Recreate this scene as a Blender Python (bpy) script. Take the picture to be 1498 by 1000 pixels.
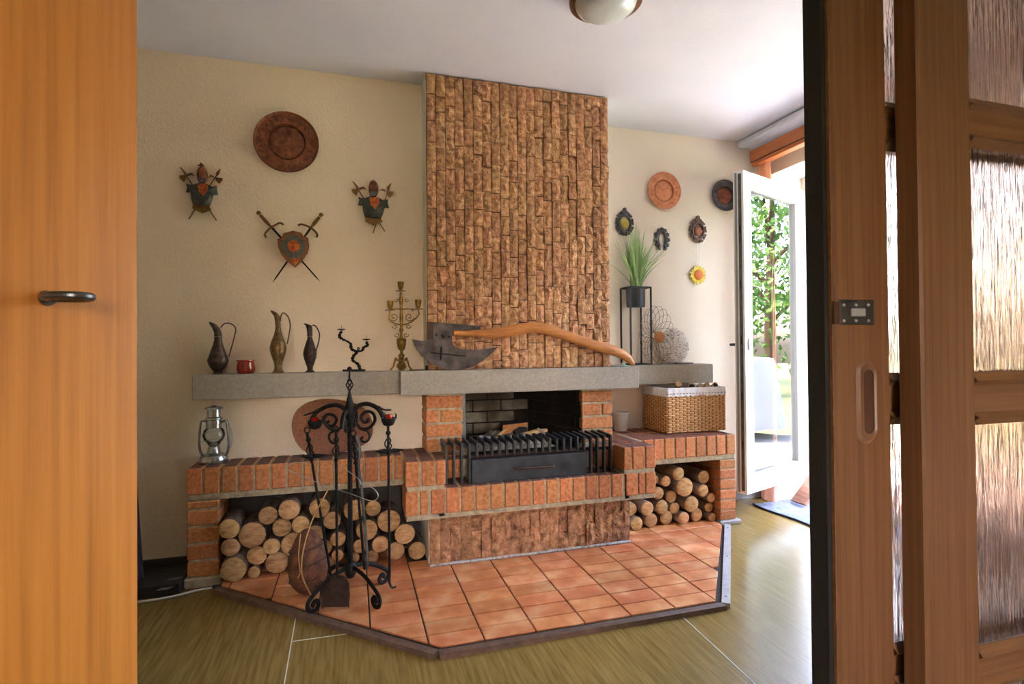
import bpy, math, random
from mathutils import Vector, Matrix
random.seed(7)
for o in list(bpy.data.objects): bpy.data.objects.remove(o)
scene = bpy.context.scene
COL = scene.collection
rad = math.radians
PI = math.pi

# ------------------------------------------------------------------ camera
FPX = 787.816
YAW, PIT, ROL = rad(16.5254), rad(.6405), rad(.4684)
CAM = Vector((0, 0, 1.09))
R0 = Vector((math.cos(YAW), -math.sin(YAW), 0)); F0 = Vector((math.sin(YAW), math.cos(YAW), 0)); UZ = Vector((0, 0, 1))
FW = F0*math.cos(PIT) + UZ*math.sin(PIT); U1 = -F0*math.sin(PIT) + UZ*math.cos(PIT)
RT = R0*math.cos(ROL) - U1*math.sin(ROL); UP = R0*math.sin(ROL) + U1*math.cos(ROL)
cd = bpy.data.cameras.new('camera'); cd.sensor_width = 36; cd.lens = FPX/1498*36; cd.clip_start = .02
cam = bpy.data.objects.new('camera', cd); COL.objects.link(cam)
cam.matrix_world = Matrix(((RT.x, UP.x, -FW.x, CAM.x), (RT.y, UP.y, -FW.y, CAM.y), (RT.z, UP.z, -FW.z, CAM.z), (0, 0, 0, 1)))
scene.camera = cam
# ------------------------------------------------------------------ light
vs = scene.view_settings
vs.view_transform = 'Standard'; vs.look = 'None'; vs.gamma = 1; vs.use_curve_mapping = False; vs.exposure = 3.2
world = bpy.data.worlds.new('world'); scene.world = world; world.use_nodes = True
wn = world.node_tree; bg = wn.nodes['Background']
sky = wn.nodes.new('ShaderNodeTexSky'); sky.sky_type = 'NISHITA'; sky.sun_disc = False
sky.sun_elevation = rad(48); sky.sun_rotation = rad(200); sky.air_density = 1.0; sky.dust_density = 4.0; sky.ozone_density = .3
tint = wn.nodes.new('ShaderNodeMixRGB'); tint.blend_type = 'MULTIPLY'; tint.inputs[0].default_value = 1; tint.inputs[2].default_value = (1.04, .97, 1.0, 1)
wn.links.new(sky.outputs[0], tint.inputs[1]); wn.links.new(tint.outputs[0], bg.inputs[0]); bg.inputs[1].default_value = 1.0
sd = bpy.data.lights.new('sun', 'SUN'); sd.energy = 3.0; sd.angle = rad(.6); sd.color = (1, .95, .86)
sun = bpy.data.objects.new('sun', sd); COL.objects.link(sun)
sun.rotation_euler = Vector((-.30, -.62, .72)).to_track_quat('Z', 'Y').to_euler()
def portal(name, loc, rot, sx, sy):
    l = bpy.data.lights.new(name, 'AREA'); l.shape = 'RECTANGLE'; l.size = sx; l.size_y = sy; l.cycles.is_portal = True
    o = bpy.data.objects.new(name, l); COL.objects.link(o); o.location = loc; o.rotation_euler = rot
portal('window_portal', (3.22, 2.05, 1.2), (0, rad(90), 0), 2.3, 2.1)
portal('hall_fill_portal', (0, -2.7, 1.5), (rad(90), 0, PI), 1.0, 1.0)  # guides sky light through the unseen opening added behind the camera

# ------------------------------------------------------------------ pixel -> place
def ray(px, py): return FW + RT*((px-749)/FPX) + UP*((500-py)/FPX)
def WY(px, py, Y): d = ray(px, py); return CAM + d*(Y/d.y)
def WZ(px, py, z): d = ray(px, py); return CAM + d*((z-CAM.z)/d.z)
def WX(px, py, X): d = ray(px, py); return CAM + d*(X/d.x)
def WP(px, py, o):                      # on the upright plane through o that faces the camera's heading
    d = ray(px, py); return CAM + d*(((Vector(o)-CAM).dot(F0))/d.dot(F0))
def depth(o): return (Vector(o)-CAM).dot(FW)

# ------------------------------------------------------------------ materials
def lin(c):
    return tuple(((v/255)/12.92 if v/255 <= .04045 else ((v/255+.055)/1.055)**2.4) for v in c)+(1,)
MATS = {}
def mat(name, cols, scale=8, rough=.6, metal=0, bump=0, bscale=60, rnd=0, stretch=(1, 1, 1), detail=4, contrast=.25, spec=.5, coat=0, rot=(0,0,0), bdist=.004):
    m = bpy.data.materials.new(name); m.use_nodes = True; nt = m.node_tree; N = nt.nodes; L = nt.links
    b = N['Principled BSDF']; b.inputs['Roughness'].default_value = rough; b.inputs['Metallic'].default_value = metal
    b.inputs['Specular IOR Level'].default_value = spec; b.inputs['Coat Weight'].default_value = coat
    g = N.new('ShaderNodeNewGeometry'); mp = N.new('ShaderNodeMapping'); mp.inputs['Scale'].default_value = stretch; mp.inputs['Rotation'].default_value = rot
    L.new(g.outputs['Position'], mp.inputs['Vector'])
    nz = N.new('ShaderNodeTexNoise'); nz.inputs['Scale'].default_value = scale; nz.inputs['Detail'].default_value = detail
    L.new(mp.outputs[0], nz.inputs['Vector'])
    cr = N.new('ShaderNodeValToRGB'); e = cr.color_ramp.elements
    n = len(cols)
    if n == 1: e[0].color = lin(cols[0]); e[1].color = lin(cols[0])
    else:
        lo, hi = .5-contrast, .5+contrast
        e[0].position = lo; e[1].position = hi; e[0].color = lin(cols[0]); e[1].color = lin(cols[-1])
        for i in range(1, n-1):
            k = e.new(lo+(hi-lo)*i/(n-1)); k.color = lin(cols[i])
    L.new(nz.outputs['Fac'], cr.inputs[0]); out = cr.outputs[0]
    if rnd:
        oi = N.new('ShaderNodeObjectInfo'); mr = N.new('ShaderNodeMapRange'); mr.inputs['To Min'].default_value = 1-rnd; mr.inputs['To Max'].default_value = 1+rnd
        hs = N.new('ShaderNodeHueSaturation'); L.new(oi.outputs['Random'], mr.inputs['Value']); L.new(mr.outputs[0], hs.inputs['Value']); L.new(out, hs.inputs['Color'])
        m2 = N.new('ShaderNodeMath'); m2.operation = 'MULTIPLY_ADD'; m2.inputs[1].default_value = 7.31; m2.inputs[2].default_value = .2; L.new(oi.outputs['Random'], m2.inputs[0])
        fr = N.new('ShaderNodeMath'); fr.operation = 'FRACT'; L.new(m2.outputs[0], fr.inputs[0])
        mh = N.new('ShaderNodeMapRange'); mh.inputs['To Min'].default_value = .5-rnd*.035; mh.inputs['To Max'].default_value = .5+rnd*.05; L.new(fr.outputs[0], mh.inputs['Value']); L.new(mh.outputs[0], hs.inputs['Hue'])
        out = hs.outputs[0]
    L.new(out, b.inputs['Base Color'])
    if bump:
        n2 = N.new('ShaderNodeTexNoise'); n2.inputs['Scale'].default_value = bscale; n2.inputs['Detail'].default_value = 5; L.new(mp.outputs[0], n2.inputs['Vector'])
        bp = N.new('ShaderNodeBump'); bp.inputs['Strength'].default_value = bump; bp.inputs['Distance'].default_value = bdist; L.new(n2.outputs['Fac'], bp.inputs['Height']); L.new(bp.outputs[0], b.inputs['Normal'])
    MATS[name] = m; return m
def glassmat(name, tint, fres=1.45, rough=0.0, extra=0.0):
    m = bpy.data.materials.new(name); m.use_nodes = True; nt = m.node_tree; N = nt.nodes; L = nt.links; N.remove(N['Principled BSDF'])
    t = N.new('ShaderNodeBsdfTransparent'); t.inputs[0].default_value = tint
    g = N.new('ShaderNodeBsdfGlossy'); g.inputs['Roughness'].default_value = rough; g.inputs[0].default_value = (1, 1, 1, 1)
    f = N.new('ShaderNodeFresnel'); f.inputs[0].default_value = fres
    a = N.new('ShaderNodeMath'); a.inputs[1].default_value = extra; L.new(f.outputs[0], a.inputs[0]); a.use_clamp = True
    x = N.new('ShaderNodeMixShader'); L.new(a.outputs[0], x.inputs[0]); L.new(t.outputs[0], x.inputs[1]); L.new(g.outputs[0], x.inputs[2]); L.new(x.outputs[0], N['Material Output'].inputs[0])
    MATS[name] = m; return m
mat('plaster', [(235, 217, 191), (241, 225, 201)], 3, .9, bump=.5, bscale=90, bdist=.006)
mat('plaster_right', [(238, 227, 212), (243, 234, 221)], 3, .9, bump=.45, bscale=90, bdist=.006)
mat('ceiling_white', [(218, 222, 236), (228, 231, 242)], 2, .9, bump=.25, bscale=70)
mat('plaster_edge', [(232, 226, 208)], 3, .9, bump=.6, bscale=120)
mat('lino', [(118, 96, 46), (136, 113, 60), (150, 128, 76)], 9, .22, bump=.12, bscale=14, stretch=(9, .55, 1), contrast=.22, rot=(0, 0, rad(-4)))
mat('seam_white', [(205, 203, 180)], 5, .5)
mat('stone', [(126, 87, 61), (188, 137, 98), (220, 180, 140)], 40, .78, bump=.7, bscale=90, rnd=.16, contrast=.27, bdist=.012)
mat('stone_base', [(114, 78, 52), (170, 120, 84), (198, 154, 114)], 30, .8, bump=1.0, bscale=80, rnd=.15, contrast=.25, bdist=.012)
mat('brick', [(142, 84, 46), (194, 122, 72), (214, 152, 102)], 55, .75, bump=.7, bscale=150, rnd=.17, contrast=.3, bdist=.004)
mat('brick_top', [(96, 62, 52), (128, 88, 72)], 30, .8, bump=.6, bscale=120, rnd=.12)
mat('mortar', [(150, 134, 108), (196, 182, 154)], 40, .95, bump=.9, bscale=140)
mat('soot', [(28, 22, 18), (92, 80, 66), (168, 160, 144)], 5.5, .95, bump=.6, bscale=60, rnd=.3, contrast=.28)
mat('soot_dark', [(8, 7, 6), (20, 15, 12), (46, 30, 20)], 7, .95, bump=.6, bscale=60, rnd=.3)
mat('concrete', [(150, 143, 132), (178, 171, 159)], 60, .9, bump=.8, bscale=180, contrast=.35)
mat('tile', [(170, 92, 52), (202, 128, 82), (226, 178, 132)], 9, .38, bump=.15, bscale=60, rnd=.12, contrast=.28, detail=3)
mat('grout', [(48, 36, 29), (66, 50, 40)], 40, .95, bump=.5)
mat('trim_wood', [(78, 56, 42), (112, 86, 68)], 30, .7, bump=.4, bscale=60)
mat('trim_grey', [(150, 146, 142), (176, 172, 168)], 30, .6, bump=.2, bscale=60)
mat('bark', [(70, 50, 38), (112, 86, 68), (168, 150, 134)], 16, .9, bump=1, bscale=60, rnd=.25, stretch=(1, .4, 1), bdist=.01)
mat('bark_birch', [(96, 74, 62), (150, 124, 108), (206, 196, 184)], 14, .85, bump=.8, bscale=60, rnd=.15, stretch=(1, .4, 1))
mat('cutwood', [(150, 106, 62), (196, 152, 102), (214, 174, 126)], 30, .8, bump=.5, bscale=150, rnd=.16, stretch=(1, 1, 2.2))
mat('black_iron', [(20, 19, 19), (40, 38, 38)], 40, .5, metal=.7, bump=.4, bscale=90)
mat('grate_iron', [(48, 49, 52), (74, 75, 79)], 50, .5, metal=.6, bump=.3, bscale=120)
mat('drawer_iron', [(46, 49, 54), (84, 87, 92)], 12, .42, metal=.6, bump=.2, bscale=120)
mat('rust_iron', [(48, 34, 28), (84, 62, 52)], 40, .65, metal=.5, bump=.4)
mat('axe_steel', [(54, 49, 50), (80, 74, 74), (104, 97, 95)], 18, .5, metal=.75, bump=.3, bscale=60)
mat('axe_wood', [(166, 100, 48), (202, 138, 76)], 12, .4, bump=.2, bscale=40, stretch=(1, 8, 10))
mat('dark_wood', [(52, 30, 18), (80, 48, 30)], 20, .6, bump=.3)
mat('copper_brown', [(84, 46, 32), (128, 74, 50), (160, 100, 70)], 40, .42, metal=.45, bump=.7, bscale=110)
mat('copper_bright', [(200, 122, 82), (234, 172, 132)], 40, .4, metal=.35, bump=.6, bscale=120)
mat('pewter', [(58, 61, 66), (104, 105, 108)], 40, .42, metal=.6, bump=.4, bscale=90)
mat('armour', [(50, 55, 55), (98, 102, 98)], 50, .42, metal=.5, bump=.4, bscale=90)
mat('copper_red', [(120, 52, 26), (182, 92, 50), (206, 138, 74)], 60, .4, metal=.6, bump=.3, bscale=120)
mat('bronze', [(92, 66, 34), (140, 106, 60)], 60, .42, metal=.7, bump=.3, bscale=120)
mat('brass', [(112, 86, 40), (176, 142, 76)], 60, .3, metal=.85, bump=.2, bscale=90)
mat('jug_grey', [(66, 54, 48), (112, 94, 84)], 60, .36, metal=.8, bump=.35, bscale=160)
mat('jug_brass', [(92, 72, 46), (138, 112, 76)], 60, .36, metal=.8, bump=.35, bscale=160)
mat('jug_dark', [(34, 28, 28), (66, 54, 50), (96, 58, 46)], 60, .4, metal=.7, bump=.4, bscale=160)
mat('red_glaze', [(120, 24, 10), (156, 40, 18)], 14, .16, coat=.6)
mat('red_glass', [(150, 14, 16), (190, 30, 28)], 20, .15, coat=.5)
mat('silver', [(150, 154, 158), (188, 192, 196)], 20, .24, metal=.9)
mat('cork', [(118, 72, 48), (148, 98, 72)], 90, .85, bump=.4, bscale=160)
mat('hide', [(48, 26, 14), (96, 54, 30), (132, 82, 48)], 26, .7, bump=1, bscale=60, bdist=.01)
mat('cord', [(176, 128, 76), (200, 156, 104)], 60, .9)
mat('wire', [(176, 176, 176)], 10, .3, metal=.9)
mat('pine', [(148, 90, 32), (176, 113, 44), (190, 130, 58)], 6, .36, bump=.05, bscale=30, stretch=(14, 14, .35), contrast=.3, coat=.2)
mat('brown_wood', [(82, 53, 32), (106, 73, 47), (122, 89, 60)], 7, .36, bump=.06, bscale=30, stretch=(16, 16, .35), contrast=.3, coat=.15)
mat('brown_wood_h', [(84, 54, 33), (108, 75, 48), (124, 90, 61)], 7, .4, bump=.06, bscale=30, stretch=(.5, 14, 16), contrast=.3)
mat('brown_moulding', [(94, 63, 38), (120, 86, 55)], 7, .4, stretch=(1, 14, 14))
mat('brush_black', [(16, 15, 15), (30, 28, 27)], 60, .85, bump=.4, stretch=(20, 20, 1))
mat('handle_brown', [(96, 66, 46), (116, 84, 62)], 20, .35)
mat('steel_dark', [(70, 72, 74), (104, 106, 108)], 30, .35, metal=.8)
mat('zinc', [(176, 184, 190)], 10, .35, metal=.6)
mat('pvc', [(238, 239, 240)], 3, .3)
mat('pvc_grey', [(150, 150, 148)], 3, .4)
mat('rail_wood', [(166, 88, 40), (200, 120, 66)], 8, .4, stretch=(10, .5, 10))
mat('black_metal', [(26, 29, 33), (36, 39, 43)], 20, .45, metal=.3)
mat('pot_grey', [(44, 49, 56), (56, 61, 68)], 12, .5)
mat('grass_blade', [(110, 150, 76), (176, 206, 134)], 14, .55, rnd=.3)
mat('wire_brown', [(92, 64, 44), (128, 92, 64)], 30, .6)
mat('wicker', [(206, 150, 90), (236, 196, 142)], 40, .6, bump=.3)
mat('wicker_dark', [(140, 86, 42), (176, 118, 66)], 40, .7, bump=.3)
mat('white_weave', [(222, 218, 214), (240, 238, 236)], 20, .7)
mat('weave_dark', [(110, 78, 74), (168, 120, 116)], 40, .8)
mat('linen', [(226, 226, 226), (240, 240, 240)], 30, .9, bump=.4, bscale=200)
mat('lace_pink', [(214, 164, 148)], 10, .9)
mat('roll_tan', [(176, 140, 98), (202, 170, 128)], 30, .7)
mat('roll_black', [(28, 28, 30)], 10, .6)
mat('bucket', [(214, 216, 216)], 6, .45)
mat('yellow', [(226, 196, 36), (238, 214, 70)], 30, .5)
mat('orange', [(206, 96, 16), (226, 120, 30)], 30, .5)
mat('yellow_green', [(170, 160, 60), (190, 176, 90)], 30, .6)
mat('pinecone', [(98, 72, 60)], 30, .6)
mat('teal_glass', [(40, 150, 120), (220, 235, 230)], 60, .1, coat=.4)
mat('slate', [(78, 80, 88), (110, 110, 116)], 40, .7)
mat('rug_blue', [(92, 104, 132), (150, 160, 178), (84, 94, 120)], 10, .95, bump=.8, bscale=120, stretch=(14, 1, 1), contrast=.2)
mat('rug_edge', [(40, 40, 52)], 20, .95)
mat('plank', [(128, 88, 66), (170, 124, 98)], 10, .6, stretch=(10, 1, 1))
mat('threshold', [(150, 96, 74), (186, 140, 116)], 30, .8)
mat('carton_black', [(14, 15, 18), (26, 27, 32)], 10, .5)
mat('slot_grey', [(96, 92, 88)], 10, .6)
mat('base_dark', [(36, 30, 26), (54, 46, 40)], 20, .6)
mat('cable_white', [(214, 214, 210)], 10, .5)
mat('blue_cloth', [(76, 84, 122), (120, 116, 148)], 20, .95, bump=.4)
mat('lamp_rim', [(92, 60, 40), (120, 84, 62)], 20, .4, metal=.3)
mat('lamp_glass', [(196, 208, 206), (214, 224, 222)], 10, .2, coat=.6)
mat('ash', [(96, 92, 90), (190, 186, 182), (60, 50, 46)], 40, .95, bump=1, bscale=80)
mat('charwood', [(176, 108, 52), (204, 140, 80)], 30, .8)
mat('grass_ground', [(96, 108, 66), (138, 146, 100)], 6, .95)
mat('terrace', [(150, 144, 134), (172, 166, 156)], 6, .9)
mat('leaf', [(40, 74, 22), (92, 130, 50), (132, 164, 78)], 3, .6)
mat('trunk', [(70, 54, 42), (98, 78, 62)], 12, .9)
mat('white_cloth', [(190, 190, 188)], 6, .8)
mat('niche_shade', [(46, 41, 37), (72, 66, 60)], 6, .95)  # shade of the deep log niches, put into the colour
mat('hall_wall', [(214, 198, 166)], 4, .9)
mat('exterior', [(220, 214, 200)], 4, .9)
mat('pane_glass_frame', [(60, 62, 64)], 4, .5)
glassmat('door_glass', (.97, .97, .96, 1), 1.45, 0, .02)
glassmat('leaf_glass', (.84, .85, .84, 1), 1.5, 0, .03)
glassmat('lantern_glass', (.92, .95, .95, 1), 1.3, 0.02, .03)
def sheer(name, col, op):
    m = bpy.data.materials.new(name); m.use_nodes = True; N = m.node_tree.nodes; L = m.node_tree.links; N.remove(N['Principled BSDF'])
    t = N.new('ShaderNodeBsdfTransparent'); d = N.new('ShaderNodeBsdfDiffuse'); d.inputs[0].default_value = lin(col); tr = N.new('ShaderNodeBsdfTranslucent'); tr.inputs[0].default_value = lin(col)
    a = N.new('ShaderNodeMixShader'); L.new(d.outputs[0], a.inputs[1]); L.new(tr.outputs[0], a.inputs[2])
    x = N.new('ShaderNodeMixShader'); x.inputs[0].default_value = op; L.new(t.outputs[0], x.inputs[1]); L.new(a.outputs[0], x.inputs[2]); L.new(x.outputs[0], N['Material Output'].inputs[0]); MATS[name] = m
sheer('sheer_peach', (236, 178, 146), .6)
def reeded():
    m = bpy.data.materials.new('reeded_glass'); m.use_nodes = True; N = m.node_tree.nodes; L = m.node_tree.links; b = N['Principled BSDF']
    b.inputs['Base Color'].default_value = (.80, .66, .57, 1); b.inputs['Transmission Weight'].default_value = 1; b.inputs['Roughness'].default_value = .12; b.inputs['IOR'].default_value = 1.3
    g = N.new('ShaderNodeNewGeometry'); mp = N.new('ShaderNodeMapping'); mp.inputs['Scale'].default_value = (1, 1, .045); L.new(g.outputs['Position'], mp.inputs[0])
    n = N.new('ShaderNodeTexNoise'); n.inputs['Scale'].default_value = 190; n.inputs['Detail'].default_value = 2; L.new(mp.outputs[0], n.inputs['Vector'])
    bp = N.new('ShaderNodeBump'); bp.inputs['Strength'].default_value = 1; bp.inputs['Distance'].default_value = .012; L.new(n.outputs['Fac'], bp.inputs['Height']); L.new(bp.outputs[0], b.inputs['Normal'])
    MATS['reeded_glass'] = m
reeded()

# ------------------------------------------------------------------ mesh builder
class MB:
    def __init__(s): s.v = []; s.f = []; s.T = None
    def add(s, vs_, fs):
        b = len(s.v)
        for p in vs_:
            p = Vector(p)
            if s.T is not None: p = s.T @ p
            s.v.append(p)
        for f in fs: s.f.append([i+b for i in f])
        return s
    def box(s, x0, x1, y0, y1, z0, z1, c=0):
        if c <= 0:
            return s.add([(x0,y0,z0),(x1,y0,z0),(x1,y1,z0),(x0,y1,z0),(x0,y0,z1),(x1,y0,z1),(x1,y1,z1),(x0,y1,z1)],
                  [(0,3,2,1),(4,5,6,7),(0,1,5,4),(1,2,6,5),(2,3,7,6),(3,0,4,7)])
        X=(x0,x1); Y=(y0,y1); Z=(z0,z1); V=[]; idx={}
        for i in (0,1):
            for j in (0,1):
                for k in (0,1):
                    sx=c if i==0 else -c; sy=c if j==0 else -c; sz=c if k==0 else -c
                    for a,p in (('x',(X[i],Y[j]+sy,Z[k]+sz)),('y',(X[i]+sx,Y[j],Z[k]+sz)),('z',(X[i]+sx,Y[j]+sy,Z[k]))):
                        idx[(i,j,k,a)]=len(V); V.append(p)
        F=[]; ct=Vector(((x0+x1)/2,(y0+y1)/2,(z0+z1)/2))
        def fa(keys):
            q=[idx[k] for k in keys]; ps=[Vector(V[i]) for i in q]; n=(ps[1]-ps[0]).cross(ps[2]-ps[1]); m=sum(ps,Vector())/len(ps)
            F.append(q if n.dot(m-ct)>0 else q[::-1])
        for i in (0,1):
            fa([(i,0,0,'x'),(i,1,0,'x'),(i,1,1,'x'),(i,0,1,'x')]); fa([(0,i,0,'y'),(1,i,0,'y'),(1,i,1,'y'),(0,i,1,'y')]); fa([(0,0,i,'z'),(1,0,i,'z'),(1,1,i,'z'),(0,1,i,'z')])
            for j in (0,1):
                fa([(i,j,0,'x'),(i,j,1,'x'),(i,j,1,'y'),(i,j,0,'y')]); fa([(i,0,j,'x'),(i,1,j,'x'),(i,1,j,'z'),(i,0,j,'z')]); fa([(0,i,j,'y'),(1,i,j,'y'),(1,i,j,'z'),(0,i,j,'z')])
                for k in (0,1): fa([(i,j,k,'x'),(i,j,k,'y'),(i,j,k,'z')])
        return s.add(V,F)
    def tube(s, pts, r, n=8, closed=False, caps=True, flat=1.0, up=None):
        pts=[Vector(p) for p in pts]; k=len(pts)
        if not hasattr(r,'__len__'): r=[r]*k
        V=[]; prev=None
        for i,p in enumerate(pts):
            a=pts[(i-1)%k] if (closed or i>0) else p; b=pts[(i+1)%k] if (closed or i<k-1) else p
            t=(b-a); t=t.normalized() if t.length>1e-9 else Vector((0,0,1))
            if up is not None: u=Vector(up)-t*Vector(up).dot(t)
            elif prev is None: u=(Vector((0,0,1)) if abs(t.z)<.9 else Vector((0,1,0))); u=u-t*u.dot(t)
            else: u=prev-t*prev.dot(t)
            if u.length<1e-6: u=t.orthogonal()
            u.normalize(); prev=u; w=t.cross(u)
            for j in range(n):
                an=2*PI*j/n; V.append(p+u*(math.cos(an)*r[i]*flat)+w*(math.sin(an)*r[i]))
        F=[]; m=k if closed else k-1
        for i in range(m):
            for j in range(n):
                a=i*n+j; b=i*n+(j+1)%n; c=((i+1)%k)*n+(j+1)%n; d=((i+1)%k)*n+j; F.append((a,b,c,d))
        if caps and not closed: F.append(tuple(range(n))[::-1]); F.append(tuple((k-1)*n+j for j in range(n)))
        return s.add(V,F)
    def lathe(s, prof, c, n=24, axis='z', caps=True):
        c=Vector(c); V=[]; k=len(prof)
        for r,h in prof:
            for j in range(n):
                a=2*PI*j/n
                if axis=='z': V.append(c+Vector((r*math.cos(a),r*math.sin(a),h)))
                elif axis=='y': V.append(c+Vector((r*math.cos(a),-h,r*math.sin(a))))
                else: V.append(c+Vector((h,r*math.cos(a),r*math.sin(a))))
        F=[]
        for i in range(k-1):
            for j in range(n): F.append((i*n+j,i*n+(j+1)%n,(i+1)*n+(j+1)%n,(i+1)*n+j))
        if caps: F.append(tuple(range(n))[::-1]); F.append(tuple((k-1)*n+j for j in range(n)))
        return s.add(V,F)
    def prism(s, pts, off):
        pts=[Vector(p) for p in pts]; off=Vector(off); n=len(pts); V=pts+[p+off for p in pts]
        nn=Vector()
        for i in range(n): nn+=pts[i].cross(pts[(i+1)%n])
        F=[tuple(range(n)),tuple(range(n,2*n))[::-1]]+[(i,i+n,(i+1)%n+n,(i+1)%n) for i in range(n)]
        if nn.dot(off)>0: F=[f[::-1] for f in F]
        return s.add(V,F)
    def sphere(s, c, r, nu=14, nv=8, sc=(1,1,1)):
        c=Vector(c); V=[]
        for i in range(nv+1):
            th=PI*i/nv
            for j in range(nu):
                a=2*PI*j/nu; V.append(c+Vector((r*sc[0]*math.sin(th)*math.cos(a),r*sc[1]*math.sin(th)*math.sin(a),r*sc[2]*math.cos(th))))
        F=[]
        for i in range(nv):
            for j in range(nu): F.append((i*nu+j,(i+1)*nu+j,(i+1)*nu+(j+1)%nu,i*nu+(j+1)%nu))
        return s.add(V,F)
def mesh_of(m, name, off=None, angle=35):
    me=bpy.data.meshes.new(name); off=Vector(off) if off is not None else Vector()
    me.from_pydata([tuple(p-off) for p in m.v],[],m.f); me.validate(); me.update()
    me.polygons.foreach_set('use_smooth',[angle>0]*len(me.polygons))
    if angle>0: me.set_sharp_from_angle(angle=rad(angle))
    return me
ROOT={}
def link(me, name, mt, parent=None, loc=None, rot=None):
    o=bpy.data.objects.new(name,me); COL.objects.link(o)
    if mt is not None and me is not None and not me.materials: me.materials.append(MATS[mt])
    if parent is not None: o.parent=parent; ROOT[o.name]=ROOT.get(parent.name,Vector())
    if loc is not None: o.location=loc
    if rot is not None: o.rotation_euler=rot
    return o
def tag(o,label,cat,group=None):
    o['label']=label; o['category']=cat
    if group: o['group']=group
    return o
def thing(name,label,cat,loc,group=None):
    o=bpy.data.objects.new(name,None); COL.objects.link(o); o.location=loc; o.empty_display_size=.05; ROOT[o.name]=Vector(loc); return tag(o,label,cat,group)
def part(m,name,mt,parent,label=None,angle=35):
    o=link(mesh_of(m,name,ROOT[parent.name],angle),name,mt,parent)
    if label: o['label']=label
    return o
def solo(m,name,mt,label,cat,loc,group=None,angle=35):
    o=link(mesh_of(m,name,loc,angle),name,mt,None,loc); ROOT[o.name]=Vector(loc); return tag(o,label,cat,group)
def struct(m,name,mt,parent=None,angle=35,label=None):
    o=link(mesh_of(m,name,None,angle),name,mt,parent)
    if parent is None: o['kind']='structure'; ROOT[o.name]=Vector()
    if label: o['label']=label
    return o
def sroot(name,label=None):
    o=bpy.data.objects.new(name,None); COL.objects.link(o); o['kind']='structure'; ROOT[o.name]=Vector()
    if label: o['label']=label
    return o
def smooth(pts,n=6,closed=False):      # Catmull-Rom
    pts=[Vector(p) for p in pts]; k=len(pts); out=[]
    for i in range(k if closed else k-1):
        p0=pts[(i-1)%k] if (closed or i>0) else pts[0]; p1=pts[i]; p2=pts[(i+1)%k]; p3=pts[(i+2)%k] if (closed or i<k-2) else pts[-1]
        for j in range(n):
            t=j/n; out.append(.5*((2*p1)+(p2-p0)*t+(2*p0-5*p1+4*p2-p3)*t*t+(3*p1-p0-3*p2+p3)*t**3))
    if not closed: out.append(pts[-1])
    return out
def poly_y(px,Y): return [WY(a,b,Y) for a,b in px]

# ------------------------------------------------------------------ room numbers (metres, floor = 0, y into the back wall)
CEIL=2.56; DL=3.004; DR=3.237; XW=2.821; XE=3.20; XL=-2.6
CH0,CH1,CHY=.379,1.447,2.8545
HZ=.016
# floor, ceiling, walls
fl=struct(MB().box(XL-.2,XE,-2.6,DR+.2,-.06,0),'floor','lino')
def seam(a,b,w=.004):
    a=Vector(a);b=Vector(b);d=(b-a).normalized();n=Vector((-d.y,d.x,0))*w/2
    struct(MB().prism([a-n,b-n,b+n,a+n],(0,0,.0012)),'seam','seam_white',fl)
seam((-.226,2.37,0),(-.2,.9,0)); seam((-.219,2.178,0),(.02,2.172,0)); seam((1.273,1.9,0),(1.2,.9,0))
struct(MB().box(XL-.2,XE+.3,-2.8,DR+.3,CEIL,CEIL+.12),'ceiling','ceiling_white')
struct(MB().box(XL-.2,CH0+.01,DL,DL+.25,0,CEIL),'wall_back','plaster')
struct(MB().box(CH1-.01,XE+.2,DR,DR+.2,0,CEIL),'wall_back_right','plaster_right')
struct(MB().box(XL-.2,XL,-2.6,DL,0,CEIL),'wall_left','plaster')
m=MB(); OY0,OY1,OZ=1.0,3.10,2.29
m.box(XW,XE,OY1,DR,0,CEIL); m.box(XW,XE,-2.6,OY0,0,CEIL); m.box(XW,XE,OY0,OY1,OZ,CEIL)
struct(m,'wall_right','plaster_right')
m=MB(); m.box(XL,-.34,-2.8,-2.6,0,CEIL); m.box(.34,XE,-2.8,-2.6,0,CEIL); m.box(-.34,.34,-2.8,-2.6,0,1.0); m.box(-.34,.34,-2.8,-2.6,1.8,CEIL)  # opening added out of view to light the sliding door fronts
struct(m,'wall_front','hall_wall')
# partition between hall and hearth room: head above the wide opening and pier at its left
m=MB(); m.box(XL,-1.05,.66,.78,0,CEIL)
struct(m,'wall_partition','plaster')
# baseboard on the left back wall and at right corner
struct(MB().box(XL,-.74,DL-.016,DL,0,.085,.003),'baseboard_back','base_dark')
struct(MB().box(2.27,XW,DR-.012,DR,0,.06,.002),'baseboard_right','pvc_grey')

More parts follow.
